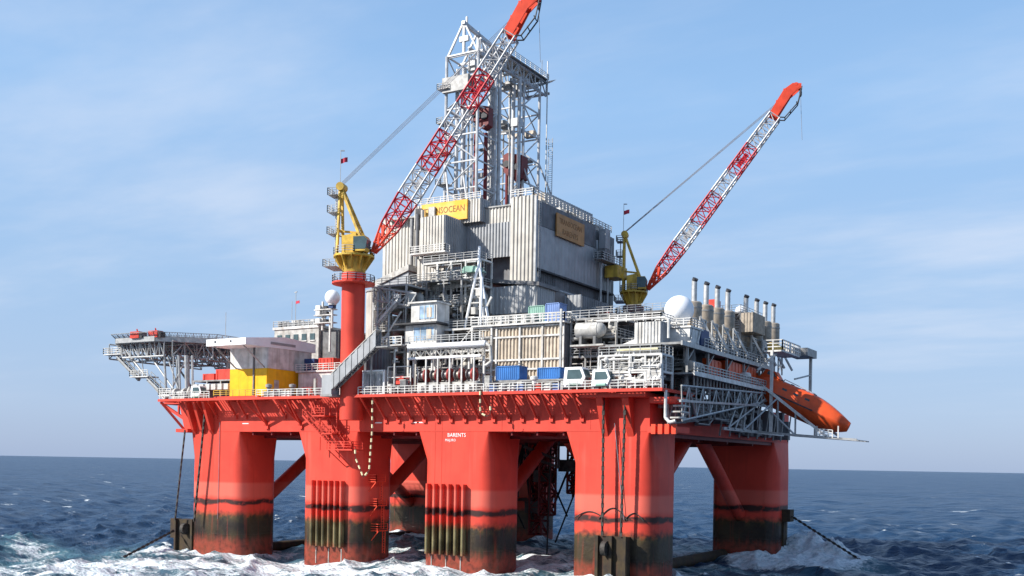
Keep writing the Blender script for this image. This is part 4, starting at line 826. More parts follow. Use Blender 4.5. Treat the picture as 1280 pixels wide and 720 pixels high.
# bay with balcony; shade of its right side put into greyer cladding
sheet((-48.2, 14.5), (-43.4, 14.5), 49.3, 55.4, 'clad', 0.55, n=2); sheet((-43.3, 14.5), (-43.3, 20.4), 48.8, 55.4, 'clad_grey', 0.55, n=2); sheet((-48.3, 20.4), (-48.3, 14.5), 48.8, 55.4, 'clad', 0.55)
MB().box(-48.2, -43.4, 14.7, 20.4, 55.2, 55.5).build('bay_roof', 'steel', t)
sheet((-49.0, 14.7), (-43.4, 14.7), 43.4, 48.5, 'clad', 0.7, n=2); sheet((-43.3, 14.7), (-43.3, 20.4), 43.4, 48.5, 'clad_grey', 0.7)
MB().box(-48.9, -43.6, 14.9, 20.4, 43.4, 48.4).build('bay_core', 'clad_dark', t)
MB().box(-49.2, -42.2, 12.9, 14.4, 48.9, 49.15).build('balcony', 'white', t); MB().rail([(-49.2, 14.3, 49.15), (-49.2, 12.9, 49.15), (-42.2, 12.9, 49.15), (-42.2, 14.3, 49.15)], 1.1, 1.0, 0.06).build('balcony_rail', 'white', t)
# ducts
for x in (-52.9, -51.7, -50.7): MB().tube((x, 18.4, 42.5), (x, 18.4, 57.0 + (x + 52) * 0.6), 0.33, 10).build('duct', ('clad_dark', 'steel', 'clad')[int(-x) % 3], t, True)
m = MB(); m.prism([(-58.8, 15.8, 41.0), (-51.6, 15.8, 41.0), (-51.6, 15.8, 46.8), (-58.8, 15.8, 44.4)], (0, 6.0, 0)); m.build('lean_to', 'clad_grey', t)
m = MB(); m.prism([(-59.2, 15.5, 44.5), (-51.4, 15.5, 47.0), (-51.4, 15.5, 48.0), (-59.2, 15.5, 45.5)], (0, 6.4, 0)); m.build('lean_to_roof', 'offwhite', t)
# right wall (faces the stern)
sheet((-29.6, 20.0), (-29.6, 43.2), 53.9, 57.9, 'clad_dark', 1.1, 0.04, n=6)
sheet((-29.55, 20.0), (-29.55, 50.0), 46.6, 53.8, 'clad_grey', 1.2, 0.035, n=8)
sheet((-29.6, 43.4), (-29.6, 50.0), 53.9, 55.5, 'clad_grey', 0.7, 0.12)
MB().box(-29.7, -29.0, 20.2, 50.2, 46.25, 46.55).build('wall_ledge', 'dark', t)
sheet((-29.9, 21.0), (-29.9, 50.0), 44.4, 46.2, 'clad_grey', 0.8, 0.1, n=6)
MB().box(-30.2, -29.2, 20.4, 50.2, 43.9, 44.35).build('wall_ledge', 'clad_dark', t)
MB().tube((-28.6, 25.5, 43.6), (-28.6, 46, 43.6), 0.3, 8).build('wall_pipe', 'galv', t, True); MB().tube((-33.5, 19.3, 42.7), (-28.9, 19.3, 42.7), 0.35, 8).build('wall_pipe', 'clad', t, True)
MB().box(-29.3, -28.9, 19.6, 20.1, 42.8, 58.2).build('corner_post', 'galv', t); m = MB(); m.ladder((-28.9, 20.9, 45), 12.5, (0, 1, 0), 0.6); m.build('corner_ladder', 'galv', t)
for y in (44.0, 47.0): MB().tube((-28.8, y, 38.0), (-28.8, y, 52.5), 0.22, 8).build('downpipe', 'galv', t, True)
MB().box(-28.9, -27.2, 41.0, 49.5, 51.4, 51.6).build('wall_platform', 'steel', t); MB().rail([(-28.9, 41, 51.6), (-27.2, 41, 51.6), (-27.2, 49.5, 51.6)], 1.2, 1.0, 0.06).build('wall_platform_rail', 'galv', t)
MB().box(-28.9, -27.4, 42.5, 45.0, 51.62, 53.6).build('wall_unit', 'grey', t); MB().box(-29.2, -26.6, 46.4, 50.6, 49.0, 51.2).build('wall_unit', 'yellow', t); MB().box(-29.3, -28.0, 44, 46, 54, 57.5).build('wall_unit', 'clad_grey', t)
# roof edge: railing, boxes
MB().rail([(-33.9, 19.8, 58.4), (-29.6, 19.8, 58.4), (-29.6, 49.8, 58.0)], 1.15, 1.3, 0.07).build('roof_rail', 'white', t)
MB().rail([(-53.2, 19.5, 58.9), (-39.6, 19.5, 58.9)], 1.1, 1.4, 0.06).build('roof_rail', 'white', t)
rnd = random.Random(11)
for i in range(12): y = 21 + i * 2.3; h = rnd.uniform(0.5, 1.5); MB().box(-31.4, -30.1, y, y + rnd.uniform(0.6, 1.7), 57.56, 57.6 + h).build('roof_unit', rnd.choice(['white', 'offwhite', 'steel', 'grey']), t)
sheet((-33.0, 30.5), (-33.0, 48.6), 57.6, 61.6, 'clad_grey', 0.8, 0.12, n=5); MB().box(-36, -33.2, 30.7, 48.4, 57.6, 61.4).build('roof_house', 'grey', t)
sheet((-36, 30.4), (-33.1, 30.4), 57.6, 61.6, 'stack', 0.8, 0.12)
for x in (-52.4, -49.6): MB().box(x, x + 1.2, 18.6, 19.4, 54.6, 58.2).build('sign_flank_unit', ('dark', 'offwhite')[x > -50], t)
# signs
s1 = MB().box(-51.4, -42.0, 19.05, 19.4, 55.6, 58.9).build('sign', 'sign_yellow', t, label='weathered yellow name sign facing the sea')
text('TRANSOCEAN', 1.55, (-50.9, 19.03, 57.0), (1, 0, 0), (0, 0, 1), 'sign_text', s1, squeeze=0.83)
s2 = MB().box(-29.35, -29.1, 27.2, 37.6, 53.1, 57.0).build('sign', 'sign_orange_shaded', t, label='shaded orange name sign on the stern wall')
text('TRANSOCEAN', 1.35, (-29.09, 27.9, 55.4), (0, 1, 0), (0, 0, 1), 'sign_text', s2, squeeze=0.98); text('BARENTS', 1.35, (-29.09, 29.2, 53.7), (0, 1, 0), (0, 0, 1), 'sign_text', s2, squeeze=1.05)
# lower storey: set back, carried on posts; recess shade put into its dark cladding
MB().box(-60, -31.5, 24, 50, 25, 43.2).build('lower_core', 'clad_dark', t)
sheet((-35.0, 14.2), (-25.6, 14.2), 38.2, 42.6, 'clad_grey', 0.75, 0.12, n=4); sheet((-25.5, 14.2), (-25.5, 20), 38.2, 42.6, 'clad_grey', 0.75, 0.12)  # front panel greyed: shade under the overhang put into its colour
m = MB(); m.prism([(-36, 13.9, 43.6), (-25.0, 13.9, 42.3), (-25.0, 13.9, 42.9), (-36, 13.9, 44.2)], (0, 7, 0)); m.build('canopy', 'clad_dark', t)
MB().box(-35, -25.6, 14.4, 23.8, 25, 42.4).build('lower_front_core', 'clad_dark', t)
sheet((-27.0, 24), (-22.6, 24), 38.0, 42.2, 'clad_grey', 0.7, 0.12); sheet((-22.5, 24), (-22.5, 34), 36.0, 42.0, 'clad_dark', 0.9, 0.1, n=2)
for y in (22, 28, 34, 40, 46): MB().bar((-29.6, y, 34), (-29.6, y, 43.9), 0.45).build('wall_post', 'steel', t)
MB().box(-23, -20, 29, 33, 37, 40).build('drawworks', 'red_dark', t); MB().box(-31, -28, 36, 41, 36.5, 40.5).build('drawworks', 'red_dark', t)

# ------------------------------------------------------------------ accommodation and mast, left of the crane
t = thing('accommodation_block', 'off white accommodation block with roof gear behind yellow shelter', 'deckhouse', (-78, 24, 24.3))
MB().box(-84.0, -73.2, 18.0, 34, 24.35, 38.6).build('wall_block', 'offwhite', t); MB().box(-73.1, -69.0, 18.6, 34, 24.35, 38.0).build('side_block', 'grey', t)
MB().box(-84.3, -73.0, 17.8, 34.2, 38.62, 39.1).build('roof', 'white', t)
for i in range(5): x = -83.2 + i * 2.0; o = MB().box(x, x + 1.1, 17.9, 17.99, 36.4, 37.6).build('window', 'glass', t); MB().box(x - 0.1, x + 1.2, 17.85, 17.98, 36.2, 36.38).build('sill', 'white', o)
rnd = random.Random(5)
for i in range(9): x = -83.6 + i * 1.15; MB().box(x, x + rnd.uniform(0.4, 1.0), 18.4, 19.6, 39.12, 39.3 + rnd.uniform(0.3, 1.1)).build('roof_unit', rnd.choice(['white', 'offwhite', 'steel']), t)
MB().rail([(-84.2, 17.9, 39.1), (-73.1, 17.9, 39.1)], 1.1, 1.3, 0.055).build('roof_rail', 'galv', t)
m = MB(); m.box(-68.0, -57.0, 6.2, 12, 29.2, 29.5); m.box(-67.6, -57.4, 6.5, 11.6, 24.35, 29.15); m.build('front_gallery', 'white', t)
MB().rail([(-68, 6.2, 29.5), (-57, 6.2, 29.5)], 1.1, 1.2, 0.06).build('gallery_rail', 'white', t)
def radome(x, y, z, r, zb, label, mat='white_pure'):
    t = thing('satellite_dome', label, 'radome', (x, y, zb), 'white satellite domes')
    MB().sphere((x, y, z), r, 28, 16, -0.86).build('dome', mat, t, True); MB().lathe((x, y, z - r * 1.02), [(r * 0.55, 0), (r * 0.55, r * 0.2)], 20).build('dome_skirt', 'white', t, True)
    MB().box(x - r * 0.35, x + r * 0.35, y - r * 0.35, y + r * 0.35, z - r * 1.45, z - r * 1.02).build('base', 'navy' if r < 1.5 else 'steel', t); MB().tube((x, y, zb), (x, y, z - r * 1.45), 0.22, 8).build('mast', 'white', t, True)
radome(-68.4, 16.0, 43.5, 1.35, 38.0, 'white dome on a mast just left of red crane pedestal')
radome(-73.6, 20.0, 41.8, 0.75, 38.6, 'smallest white dome, beside the accommodation roof gear')
radome(0.75, 8.0, 36.1, 2.05, 33.0, 'large white dome at right beside the exhaust stacks')
radome(-5.0, 52.0, 42.2, 0.95, 39.0, 'small white dome among the farther exhaust stacks')
t = thing('comms_mast', 'cluttered pale aerial mast beside the white dome on left', 'mast', (-71.0, 17.5, 38))
for p, q, w in (((-72.0, 17.6, 38), (-72.0, 17.6, 43.2), 0.3), ((-70.2, 17.6, 34), (-70.2, 17.6, 42.0), 0.3)): MB().bar(p, q, w).build('post', 'white', t)
for z in (39.2, 40.6, 41.6): MB().box(-73.6, -69.2, 17.0, 18.4, z, z + 0.16).build('shelf', 'white', t); MB().box(-73.2, -72.2, 17.0, 18.0, z + 0.17, z + 0.9).build('antenna_box', 'white', t); MB().box(-71.4, -70.6, 17.0, 18.0, z + 0.17, z + 0.7).build('antenna_box', 'dark', t)
t = thing('signal_mast', 'thin signal mast with a small red flag above the accommodation', 'mast', (-79.3, 17.0, 38.6))
MB().tube((-79.3, 18.5, 39.1), (-79.3, 18.5, 45.6), 0.06, 5).build('pole', 'galv', t); MB().tube((-80.2, 18.5, 39.1), (-80.2, 18.5, 44.0), 0.05, 5).build('side_pole', 'galv', t); MB().bar((-79.3, 18.5, 43.6), (-78.3, 18.4, 43.7), 0.05, 0.5).build('flag', 'flag', t); MB().bar((-79.6, 18.5, 45.5), (-79.0, 18.5, 45.6), 0.16).build('vane', 'galv', t)
for i, (x, z) in enumerate(((-67.4, 40.2),)): one(MB().path([(-87.5, 9, 36.3), (-87.5, 9, 41)], 0.05, 5), 'whip_aerial', 'galv', 'thin whip aerial rising behind the white shelter roof', 'aerial')
for nm, bx, mt, lb in (('drum_store', (-66.8, -64.6, 7, 9, 29.55, 31.6), 'navy', 'navy blue bin on the gallery between shelter and crane'), ('drum_store', (-63.6, -60.4, 7, 9, 29.55, 31.6), 'red_box', 'red bin on the gallery just left of crane pedestal'), ('drum_store', (-66.6, -64.2, -1.2, 0.6, 24.4, 25.4), 'offwhite', 'low grey white chest beside yellow shelter on deck edge')):
    m = MB().box(*bx); x0, x1, y0, y1, z0, z1 = bx
    for k in range(4): xx = x0 + (x1 - x0) * (k + 0.3) / 4; m.box(xx, xx + 0.14, y0 - 0.08, y0 - 0.004, z0 + 0.1, z1 - 0.1)
    one(m, nm, mt, lb, 'bin')
t = thing('deck_machine', 'dark red pump unit under the gallery left of pedestal', 'pump', (-59, -0.5, 24.4)); MB().tube((-60.2, -0.6, 25.4), (-58.0, -0.6, 25.4), 0.7, 12).build('motor', 'red_dark', t, True); MB().box(-61, -57.6, -1.3, 0.1, 24.35, 24.8).build('skid', 'grey', t); MB().tube((-57.6, -0.6, 25.0), (-57.6, -0.6, 27.4), 0.3, 8).build('riser', 'offwhite', t)
# enclosed stairway slung past the crane pedestal
t = thing('clad_stairway', 'grey ribbed enclosed stairway slanting across the red crane pedestal', 'stairway', (-47, -4, 24.4))
P0, P1 = Vector((-50.2, -5.2, 26.2)), Vector((-41.7, -5.2, 32.6)); n = 15
for i in range(n):
    a = P0.lerp(P1, i / n); b = P0.lerp(P1, (i + 0.9) / n); o = 0.0 if i % 2 else -0.07
    for y in (-5.6 + o, -4.4 - o): MB().prism([(a.x, y, a.z - 1.15), (b.x, y, b.z - 1.15), (b.x, y, b.z + 1.2), (a.x, y, a.z + 1.2)], (0, 0.06, 0)).build('side_rib', 'clad_grey', t)
MB().prism([(P0.x, -5.7, P0.z + 1.25), (P1.x, -5.7, P1.z + 1.25), (P1.x, -5.7, P1.z + 1.4), (P0.x, -5.7, P0.z + 1.4)], (0, 1.5, 0)).build('roof', 'clad', t)
MB().stair((P0.x, -4.98, P0.z - 1.1), (P1.x, -4.98, P1.z - 1.1), 1.0).build('steps', 'steel', t)
MB().box(-52.0, -50.1, -5.65, -3.7, 24.45, 27.4).build('foot_cabin', 'clad_grey', t); MB().box(-41.8, -39.6, -5.6, -2.9, 31.2, 31.4).build('head_landing', 'steel', t); MB().box(-52.2, -49.9, -5.75, -3.65, 24.1, 24.44).build('foot_slab', 'steel', t)
for x in (-44.4, -40.0): MB().bar((x, -3.2, 24.45), (x, -3.2, 31.2), 0.2).build('post', 'galv', t)
# ------------------------------------------------------------------ deck modules along the near side
def frame_module(name, label, cat, b, lev, seed, nx=None, mats=('offwhite', 'steel', 'galv'), fill=0.7, dens=1.0, mat='offwhite', back='clad_dark'):
    """open steel frame packed with pipes, vessels, cabinets and trays"""
    x0, x1, y0, y1, z0, z1 = b; t = thing(name, label, cat, ((x0 + x1) / 2, (y0 + y1) / 2, z0)); r = random.Random(seed); nx = nx or max(1, round((x1 - x0) / 3.2))
    xs = [x0 + (x1 - x0) * i / nx for i in range(nx + 1)]; zs = [z0 + (z1 - z0) * i / lev for i in range(lev + 1)]
    m = MB()
    for y in (y0, y1):
        for x in xs: m.bar((x, y, z0), (x, y, z1), 0.26)
        for z in zs[1:]: m.bar((x0, y, z), (x1, y, z), 0.22, 0.3)
        for i in range(nx):
            for k in range(lev):
                if r.random() < 0.22: m.bar((xs[i], y, zs[k]), (xs[i + 1], y, zs[k + 1]), 0.13)
    for x in xs:
        for z in zs[1:]: m.bar((x, y0, z), (x, y1, z), 0.2, 0.28)
    m.build('frame', mat, t)
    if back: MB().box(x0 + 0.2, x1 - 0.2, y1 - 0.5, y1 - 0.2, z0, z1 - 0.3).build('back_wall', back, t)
    for z in zs[1:]:
        MB().box(x0 + 0.14, x1 - 0.14, y0 + 0.14, y1 - 0.14, z - 0.06, z + 0.04).build('floor', 'steel', t)
        MB().rail([(x0, y0 - 0.05, z + 0.16), (x1, y0 - 0.05, z + 0.16), (x1 + 0.05, y1, z + 0.16)], 1.1, 1.5, 0.04).build('railing', 'galv', t)
    for k in range(lev):
        a, c = zs[k] + 0.1, zs[k + 1] - 0.2; h = c - a
        for i in range(nx):
            for j in range(2):
                if r.random() > fill: continue
                w = (xs[i + 1] - xs[i]); cx = xs[i] + w * r.uniform(0.2, 0.8); cy = y0 + (y1 - y0) * (0.2 + 0.42 * j + r.uniform(0, 0.12)); kind = r.random(); mt = r.choice(mats)
                if kind < 0.36: ww = w * r.uniform(0.14, 0.3); MB().box(cx - ww, cx + ww, cy - 0.5, cy + 0.6, a, a + h * r.uniform(0.35, 0.9)).build('cabinet', mt, t)
                elif kind < 0.56: rr = min(0.8, w * r.uniform(0.15, 0.3)); MB().lathe((cx, cy, a), [(rr * 0.9, 0), (rr, 0.2), (rr, h * 0.7), (rr * 0.6, h * 0.85), (0.12, h * 0.92)], 14).build('vessel', mt, t, True)
                elif kind < 0.74: rr = min(0.6, h * 0.28); MB().tube((cx - w * 0.35, cy, a + rr + 0.2), (cx + w * 0.35, cy, a + rr + 0.2), rr, 12).build('drum', mt, t, True)
                else:
                    m = MB(); yy = cy; 
                    for q in range(3): m.path([(cx - 0.5 + q * 0.4, yy, a), (cx - 0.5 + q * 0.4, yy, a + h * (0.5 + 0.15 * q)), (cx + w * 0.3, yy, a + h * (0.5 + 0.15 * q)), (cx + w * 0.3, yy, c)], 0.1, 6)
                    m.build('pipe_spool', mt, t, kind='stuff')
    m = MB()
    for i in range(int(10 * dens * lev * nx / 3)):
        z = r.uniform(z0 + 0.4, z1); y = y0 + r.uniform(-0.25, 0.5) * (1 if r.random() < 0.6 else 4); xa = r.uniform(x0, x1 - 1); xb = min(x1, xa + r.uniform(1, (x1 - x0) * 0.6)); rr = r.choice((0.06, 0.08, 0.11, 0.16))
        pts = [(xa, y, z), (xb, y, z)]
        if r.random() < 0.6: pts.append((xb, y, max(z0, z - r.uniform(0.6, 3))))
        if r.random() < 0.4: pts.insert(0, (xa, y, min(z1 + 0.6, z + r.uniform(0.5, 2.5))))
        m.path(pts, rr, 6)
        if r.random() < 0.5: m.sphere((r.uniform(xa, xb), y, z), rr * 2.4, 8, 5)
    m.build('pipework', mats[0], t, kind='stuff')
    return t
frame_module('process_frame', 'tall open frame of grey pipework right of the crane pedestal', 'frame', (-49.0, -42.6, 3.0, 10.0, 24.4, 42.0), 5, 21, 2, mat='galv', back='clad_dark')
frame_module('process_frame', 'wide grey equipment frame behind the stacked control cabins', 'frame', (-45.6, -35.6, 8.0, 13.6, 24.4, 43.2), 5, 22, 3, mats=('offwhite', 'clad', 'steel'), mat='steel')
frame_module('process_frame', 'lower equipment frame above and behind the red winches', 'frame', (-41.0, -27.2, 3.6, 7.4, 24.4, 34.6), 3, 23, 4, mats=('offwhite', 'clad', 'grey'), mat='white')
frame_module('process_frame', 'grey frame of valves and drums between beige wall and white module', 'frame', (-14.6, -7.4, 5.0, 12.0, 24.4, 35.2), 4, 24, 3, mats=('clad', 'grey', 'steel'), mat='steel')
frame_module('process_frame', 'upper pipe gallery in front of the drill house bay', 'frame', (-44.8, -33.8, 10.6, 14.0, 38.4, 46.6), 2, 25, 4, mats=('white', 'offwhite', 'clad'), mat='white', back=None)
frame_module('process_frame', 'low cluttered frame of white pipes at the nearest deck corner', 'frame', (-6.4, 2.6, -2.6, 1.2, 24.4, 28.9), 2, 26, 4, mats=('white', 'offwhite', 'steel'), mat='white', fill=0.8, dens=2.2, back=None)
frame_module('process_frame', 'dark equipment frame below the right crane', 'frame', (-24.0, -8.0, 26, 36, 24.4, 39.0), 4, 27, 4, mats=('grey', 'steel', 'red_dark'), mat='grey')
frame_module('process_frame', 'dim pipe frame filling the stern deck behind the white module', 'frame', (-7.0, 2.4, 6.0, 14.0, 24.4, 31.0), 2, 28, 3, mats=('grey', 'steel', 'offwhite'), mat='steel', dens=1.5)
frame_module('process_frame', 'cramped frame of pumps behind the lifeboat platform', 'frame', (-8.0, 0.4, 15.0, 46.0, 24.4, 33.6), 3, 29, 3, mats=('grey', 'steel', 'clad_dark'), mat='grey')
# ribbed silo behind the crane pedestal
t = thing('ribbed_silo', 'pale ribbed upright silo right behind the red crane pedestal', 'silo', (-50.0, 6, 24.4))
prof = []; m = MB(); n = 40; ring = lambda z: [(-50.0 + (2.0 + (0.0 if i % 2 else 0.12)) * math.cos(2 * math.pi * i / n), 5.8 + (2.0 + (0.0 if i % 2 else 0.12)) * math.sin(2 * math.pi * i / n), z) for i in range(n)]
m.loft([ring(24.4), ring(41.6)]); m.build('shell', 'clad', t); MB().lathe((-50, 5.8, 41.6), [(2.25, 0), (2.25, 0.25), (0.6, 1.0), (0.3, 1.2)], 24).build('cap', 'clad_grey', t, True)
# walls and cabins
def ribbed_box(name, label, cat, b, mat, side=None, pitch=0.6, dep=0.14, frame=None, group=None, rails=()):
    x0, x1, y0, y1, z0, z1 = b; t = thing(name, label, cat, ((x0 + x1) / 2, (y0 + y1) / 2, z0), group)
    MB().box(x0 + 0.12, x1 - 0.12, y0 + 0.12, y1 - 0.12, z0, z1).build('core', side or mat, t)
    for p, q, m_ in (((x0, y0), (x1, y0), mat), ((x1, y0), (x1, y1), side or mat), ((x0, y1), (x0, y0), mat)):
        n = max(1, round((abs(q[0] - p[0]) + abs(q[1] - p[1])) / 3.5))
        for i in range(n):
            a = (p[0] + (q[0] - p[0]) * (i + 0.004) / n, p[1] + (q[1] - p[1]) * (i + 0.004) / n); c = (p[0] + (q[0] - p[0]) * (i + 0.996) / n, p[1] + (q[1] - p[1]) * (i + 0.996) / n); MB().corr(a, c, z0 + 0.05, z1 - 0.05, pitch, dep).build('ribbed_panel', m_, t)
    if frame:
        m = MB(); e = 0.16
        for x in (x0, x1): m.bar((x, y0 - e, z0), (x, y0 - e, z1), 0.22)
        for z in (z0 + 0.11, z1 - 0.11): m.bar((x0, y0 - e, z), (x1, y0 - e, z), 0.22)
        m.build('edge_frame', frame, t)
        for z in rails: MB().bar((x0, y0 - 0.24, z), (x1, y0 - 0.24, z), 0.2, 0.26).build('cross_rail', frame, t)
    return t
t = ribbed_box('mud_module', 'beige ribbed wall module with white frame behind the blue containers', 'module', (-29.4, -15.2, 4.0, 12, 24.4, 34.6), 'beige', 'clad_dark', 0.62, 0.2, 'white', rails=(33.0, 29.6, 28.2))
for x in (-26.4, -22.4, -18.6): MB().bar((x, 3.74, 24.4), (x, 3.74, 34.6), 0.26).build('front_post', 'white', t)
MB().box(-30.6, -14.8, 3.2, 12.2, 34.7, 34.95).build('top_deck', 'white', t); MB().rail([(-30.6, 3.2, 34.95), (-14.8, 3.2, 34.95), (-14.8, 12, 34.95)], 1.2, 1.3, 0.08).build('top_rail', 'white', t); MB().rail([(-30.6, 5.4, 34.95), (-14.8, 5.4, 34.95)], 1.5, 1.6, 0.08, 2).build('top_rail', 'white', t)
for i in range(6): x = -29.6 + i * 1.5; MB().box(x, x + 0.9, 6, 7, 34.96, 36.6).build('top_unit', ('offwhite', 'white', 'steel')[i % 3], t)
def container(b, mat, label, name='container'):
    x0, x1, y0, y1, z0, z1 = b; t = thing(name, label, 'container', ((x0 + x1) / 2, (y0 + y1) / 2, z0), 'cargo containers'); MB().box(x0 + 0.1, x1 - 0.1, y0 + 0.1, y1 - 0.1, z0 + 0.05, z1 - 0.05).build('core', mat, t)
    MB().corr((x0 + 0.12, y0 + 0.04), (x1 - 0.12, y0 + 0.04), z0 + 0.15, z1 - 0.15, 0.32, 0.05, 0.02).build('front_panel', mat, t); MB().corr((x1 - 0.04, y0 + 0.12), (x1 - 0.04, y1 - 0.12), z0 + 0.15, z1 - 0.15, 0.32, 0.05, 0.02).build('end_panel', mat, t)
    m = MB()
    for x in (x0 + 0.06, x1 - 0.06): m.bar((x, y0 + 0.0, z0), (x, y0 + 0.0, z1), 0.12)
    for z in (z0 + 0.06, z1 - 0.06): m.bar((x0, y0, z), (x1, y0, z), 0.12); m.bar((x1, y0, z), (x1, y1, z), 0.12)
    m.build('corner_frame', mat, t)
container((-23.3, -19.4, -1.4, 1.0, 26.2, 28.2), 'blue_box', 'left blue container on deck under the beige wall'); container((-16.6, -13.0, -1.2, 1.0, 26.2, 27.8), 'blue_box', 'right blue container beside the white winch cabin')
container((-23.0, -20.2, 7.2, 9.6, 35.0, 38.0), 'green_box', 'pale green container on top of the beige wall module'); container((-20.0, -17.6, 7.0, 9.4, 35.0, 38.2), 'blue_light', 'pale blue container on top of the beige wall module')
t = thing('cargo_plinth', 'grey cargo deck carrying the blue containers', 'platform', (-18, 0, 24.4)); MB().box(-24.6, -12.2, -1.6, 1.6, 25.9, 26.15).build('floor', 'steel', t)
for x in (-24.2, -20.4, -16.4, -12.5): MB().bar((x, -1.4, 24.4), (x, -1.4, 25.9), 0.22).build('leg', 'galv', t)
MB().box(-24.0, -12.6, -0.2, 1.4, 24.4, 25.8).build('store', 'offwhite', t)
# stacked control cabins
t = thing('control_cabins', 'two stacked white control cabins with pale blue windows', 'cabin', (-39, 4, 32.3))
for z0, xw in ((32.4, -41.6), (35.7, -40.6)):
    o = MB().box(xw, -35.8, 1.6, 5.0, z0, z0 + 2.9).build('cabin', 'white', t); MB().box(xw + 1.6, -36.1, 1.52, 1.62, z0 + 0.5, z0 + 2.5).build('window', 'glass_blue', o)
    for i in range(4): MB().box(xw + 1.55 + i * (-36.1 - xw - 1.6) / 3.05, xw + 1.67 + i * (-36.1 - xw - 1.6) / 3.05, 1.46, 1.6, z0 + 0.45, z0 + 2.55).build('mullion', 'white', o)
    MB().box(-37.6, -36.7, 1.47, 1.53, z0 + 0.7, z0 + 2.2).build('blind', 'beige', o)
MB().box(-43.2, -35.2, 0.6, 5.2, 35.35, 35.62).build('floor_slab', 'dark', t); MB().box(-41.0, -35.6, 1.2, 5.2, 38.62, 38.85).build('roof', 'white', t)
for x in (-41.2, -36.2): MB().bar((x, 1.9, 24.4), (x, 1.9, 32.4), 0.3).build('leg', 'white', t)
MB().stair((-47.0, 1.4, 35.6), (-42.8, 1.4, 39.4), 0.8).build('stair', 'white', t); MB().rail([(-47.4, 0.6, 32.4), (-41.6, 0.6, 32.4)], 1.2, 1.2, 0.07).build('landing_rail', 'white', t); MB().box(-47.4, -41.6, 0.6, 2.6, 32.2, 32.4).build('landing', 'white', t)
# roof derrick of grey beams over the silo
t = thing('gantry_truss', 'sloping galvanised truss reaching from silo toward the cabins', 'truss', (-45, 2, 31)); m = MB(); m.plane_truss((-48.4, 1.8, 41.8), (-39.8, 1.8, 40.2), (-47.4, 1.8, 39.6), (-41.2, 1.8, 38.4), 6, 0.18, 0.11); m.build('top_truss', 'galv', t)
for x in (-47.2, -45.0): MB().tube((x, 1.8, 24.4), (x, 1.8, 41.0), 0.2, 7).build('post', 'galv', t, True)
for p, q in (((-47.0, 1.8, 35.8), (-43.4, 1.8, 39.2)), ((-46.2, 1.8, 33.0), (-42.6, 1.8, 37.6)), ((-47.2, 1.8, 31.4), (-44.0, 1.8, 31.4))): MB().tube(p, q, 0.15, 6).build('brace', 'white', t, True)
# big white pipe rack
t = thing('pipe_rack', 'horizontal white pipe rack over the row of red winches', 'pipe rack', (-33, 0.4, 24.4))
MB().tube((-39.4, -0.6, 31.7), (-25.6, -0.6, 31.7), 0.42, 12).build('main_pipe', 'white_pure', t, True); MB().tube((-39.0, 0.5, 31.5), (-25.8, 0.5, 31.5), 0.32, 10).build('main_pipe', 'white', t, True); MB().tube((-39.4, -0.6, 29.9), (-26.4, -0.6, 29.9), 0.2, 10).build('main_pipe', 'white_pure', t, True)
m = MB(); m.plane_truss((-39.2, -0.4, 31.2), (-26.0, -0.4, 31.2), (-39.2, -0.4, 30.1), (-26.0, -0.4, 30.1), 14, 0.1, 0.08); m.build('lattice', 'offwhite', t)
for x in (-38.8, -35.4, -32.0, -28.8, -26.2): MB().bar((x, 0.0, 24.4), (x, 0.0, 31.2), 0.26).build('trestle_post', 'white', t)
m = MB(); m.path([(-25.6, -0.6, 31.7), (-24.8, -0.6, 31.2), (-24.6, -0.6, 29.0), (-25.6, -0.6, 28.4)], 0.26, 10); m.build('bend', 'offwhite', t, True)
MB().rail([(-39.2, -0.9, 32.2), (-25.8, -0.9, 32.2)], 1.0, 1.5, 0.05).build('rack_rail', 'galv', t)
# red anchor winches
wn = ['leftmost', 'second from the left', 'third from the left', 'fourth from the left', 'rightmost']
for i in range(5):
    x = -35.9 + i * 2.1; t = thing('anchor_winch', '%s of five red flanged anchor winches under the pipe rack' % wn[i], 'winch', (x, -1, 24.45), 'red anchor winches under the pipe rack')
    MB().tube((x + 0.35, -1.3, 27.2), (x + 0.6, -1.3, 27.2), 1.0, 18).build('flange', 'red_winch' if i % 2 == 0 else 'red_dark', t, True); MB().tube((x - 0.6, -1.3, 27.2), (x - 0.45, -1.3, 27.2), 0.8, 16).build('flange', 'grey', t, True); MB().tube((x - 0.45, -1.3, 27.2), (x + 0.35, -1.3, 27.2), 0.5, 14).build('drum', ('steel', 'stack')[i % 2], t, True)
    MB().box(x - 0.75, x + 0.75, -2.0, -0.6, 24.45, 26.1).build('bed', 'offwhite', t); MB().box(x - 0.4, x + 0.3, -2.5, -2.02, 24.5, 25.6).build('control_box', 'white', t); MB().tube((x + 0.61, -1.3, 27.2), (x + 0.72, -1.3, 27.2), 0.35, 10).build('hub', 'red_dark', t, True); MB().bar((x + 0.95, -2.2, 24.45), (x + 0.95, -2.2, 29.6), 0.2).build('guard_post', 'white', t)
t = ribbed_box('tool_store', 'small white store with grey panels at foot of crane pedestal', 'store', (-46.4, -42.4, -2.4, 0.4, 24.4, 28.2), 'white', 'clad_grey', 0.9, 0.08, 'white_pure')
for x in (-45.9, -44.9, -43.7): MB().box(x, x + 0.7, -2.66, -2.56, 24.9, 27.6).build('panel', 'clad_grey', t)
t = ribbed_box('dark_store', 'dark grey ribbed store above the small white store', 'store', (-49.6, -44.6, 0.8, 2.9, 28.4, 32.0), 'clad_dark', None, 0.6, 0.1)
t = thing('valve_skid', 'small red valve skid left of the red winches', 'skid', (-40, -1.5, 24.4))
m = MB()
for x in (-41.8, -37.6): m.bar((x, -2.4, 24.4), (x, -2.4, 28.6), 0.14); m.bar((x, -0.6, 24.4), (x, -0.6, 28.6), 0.14)
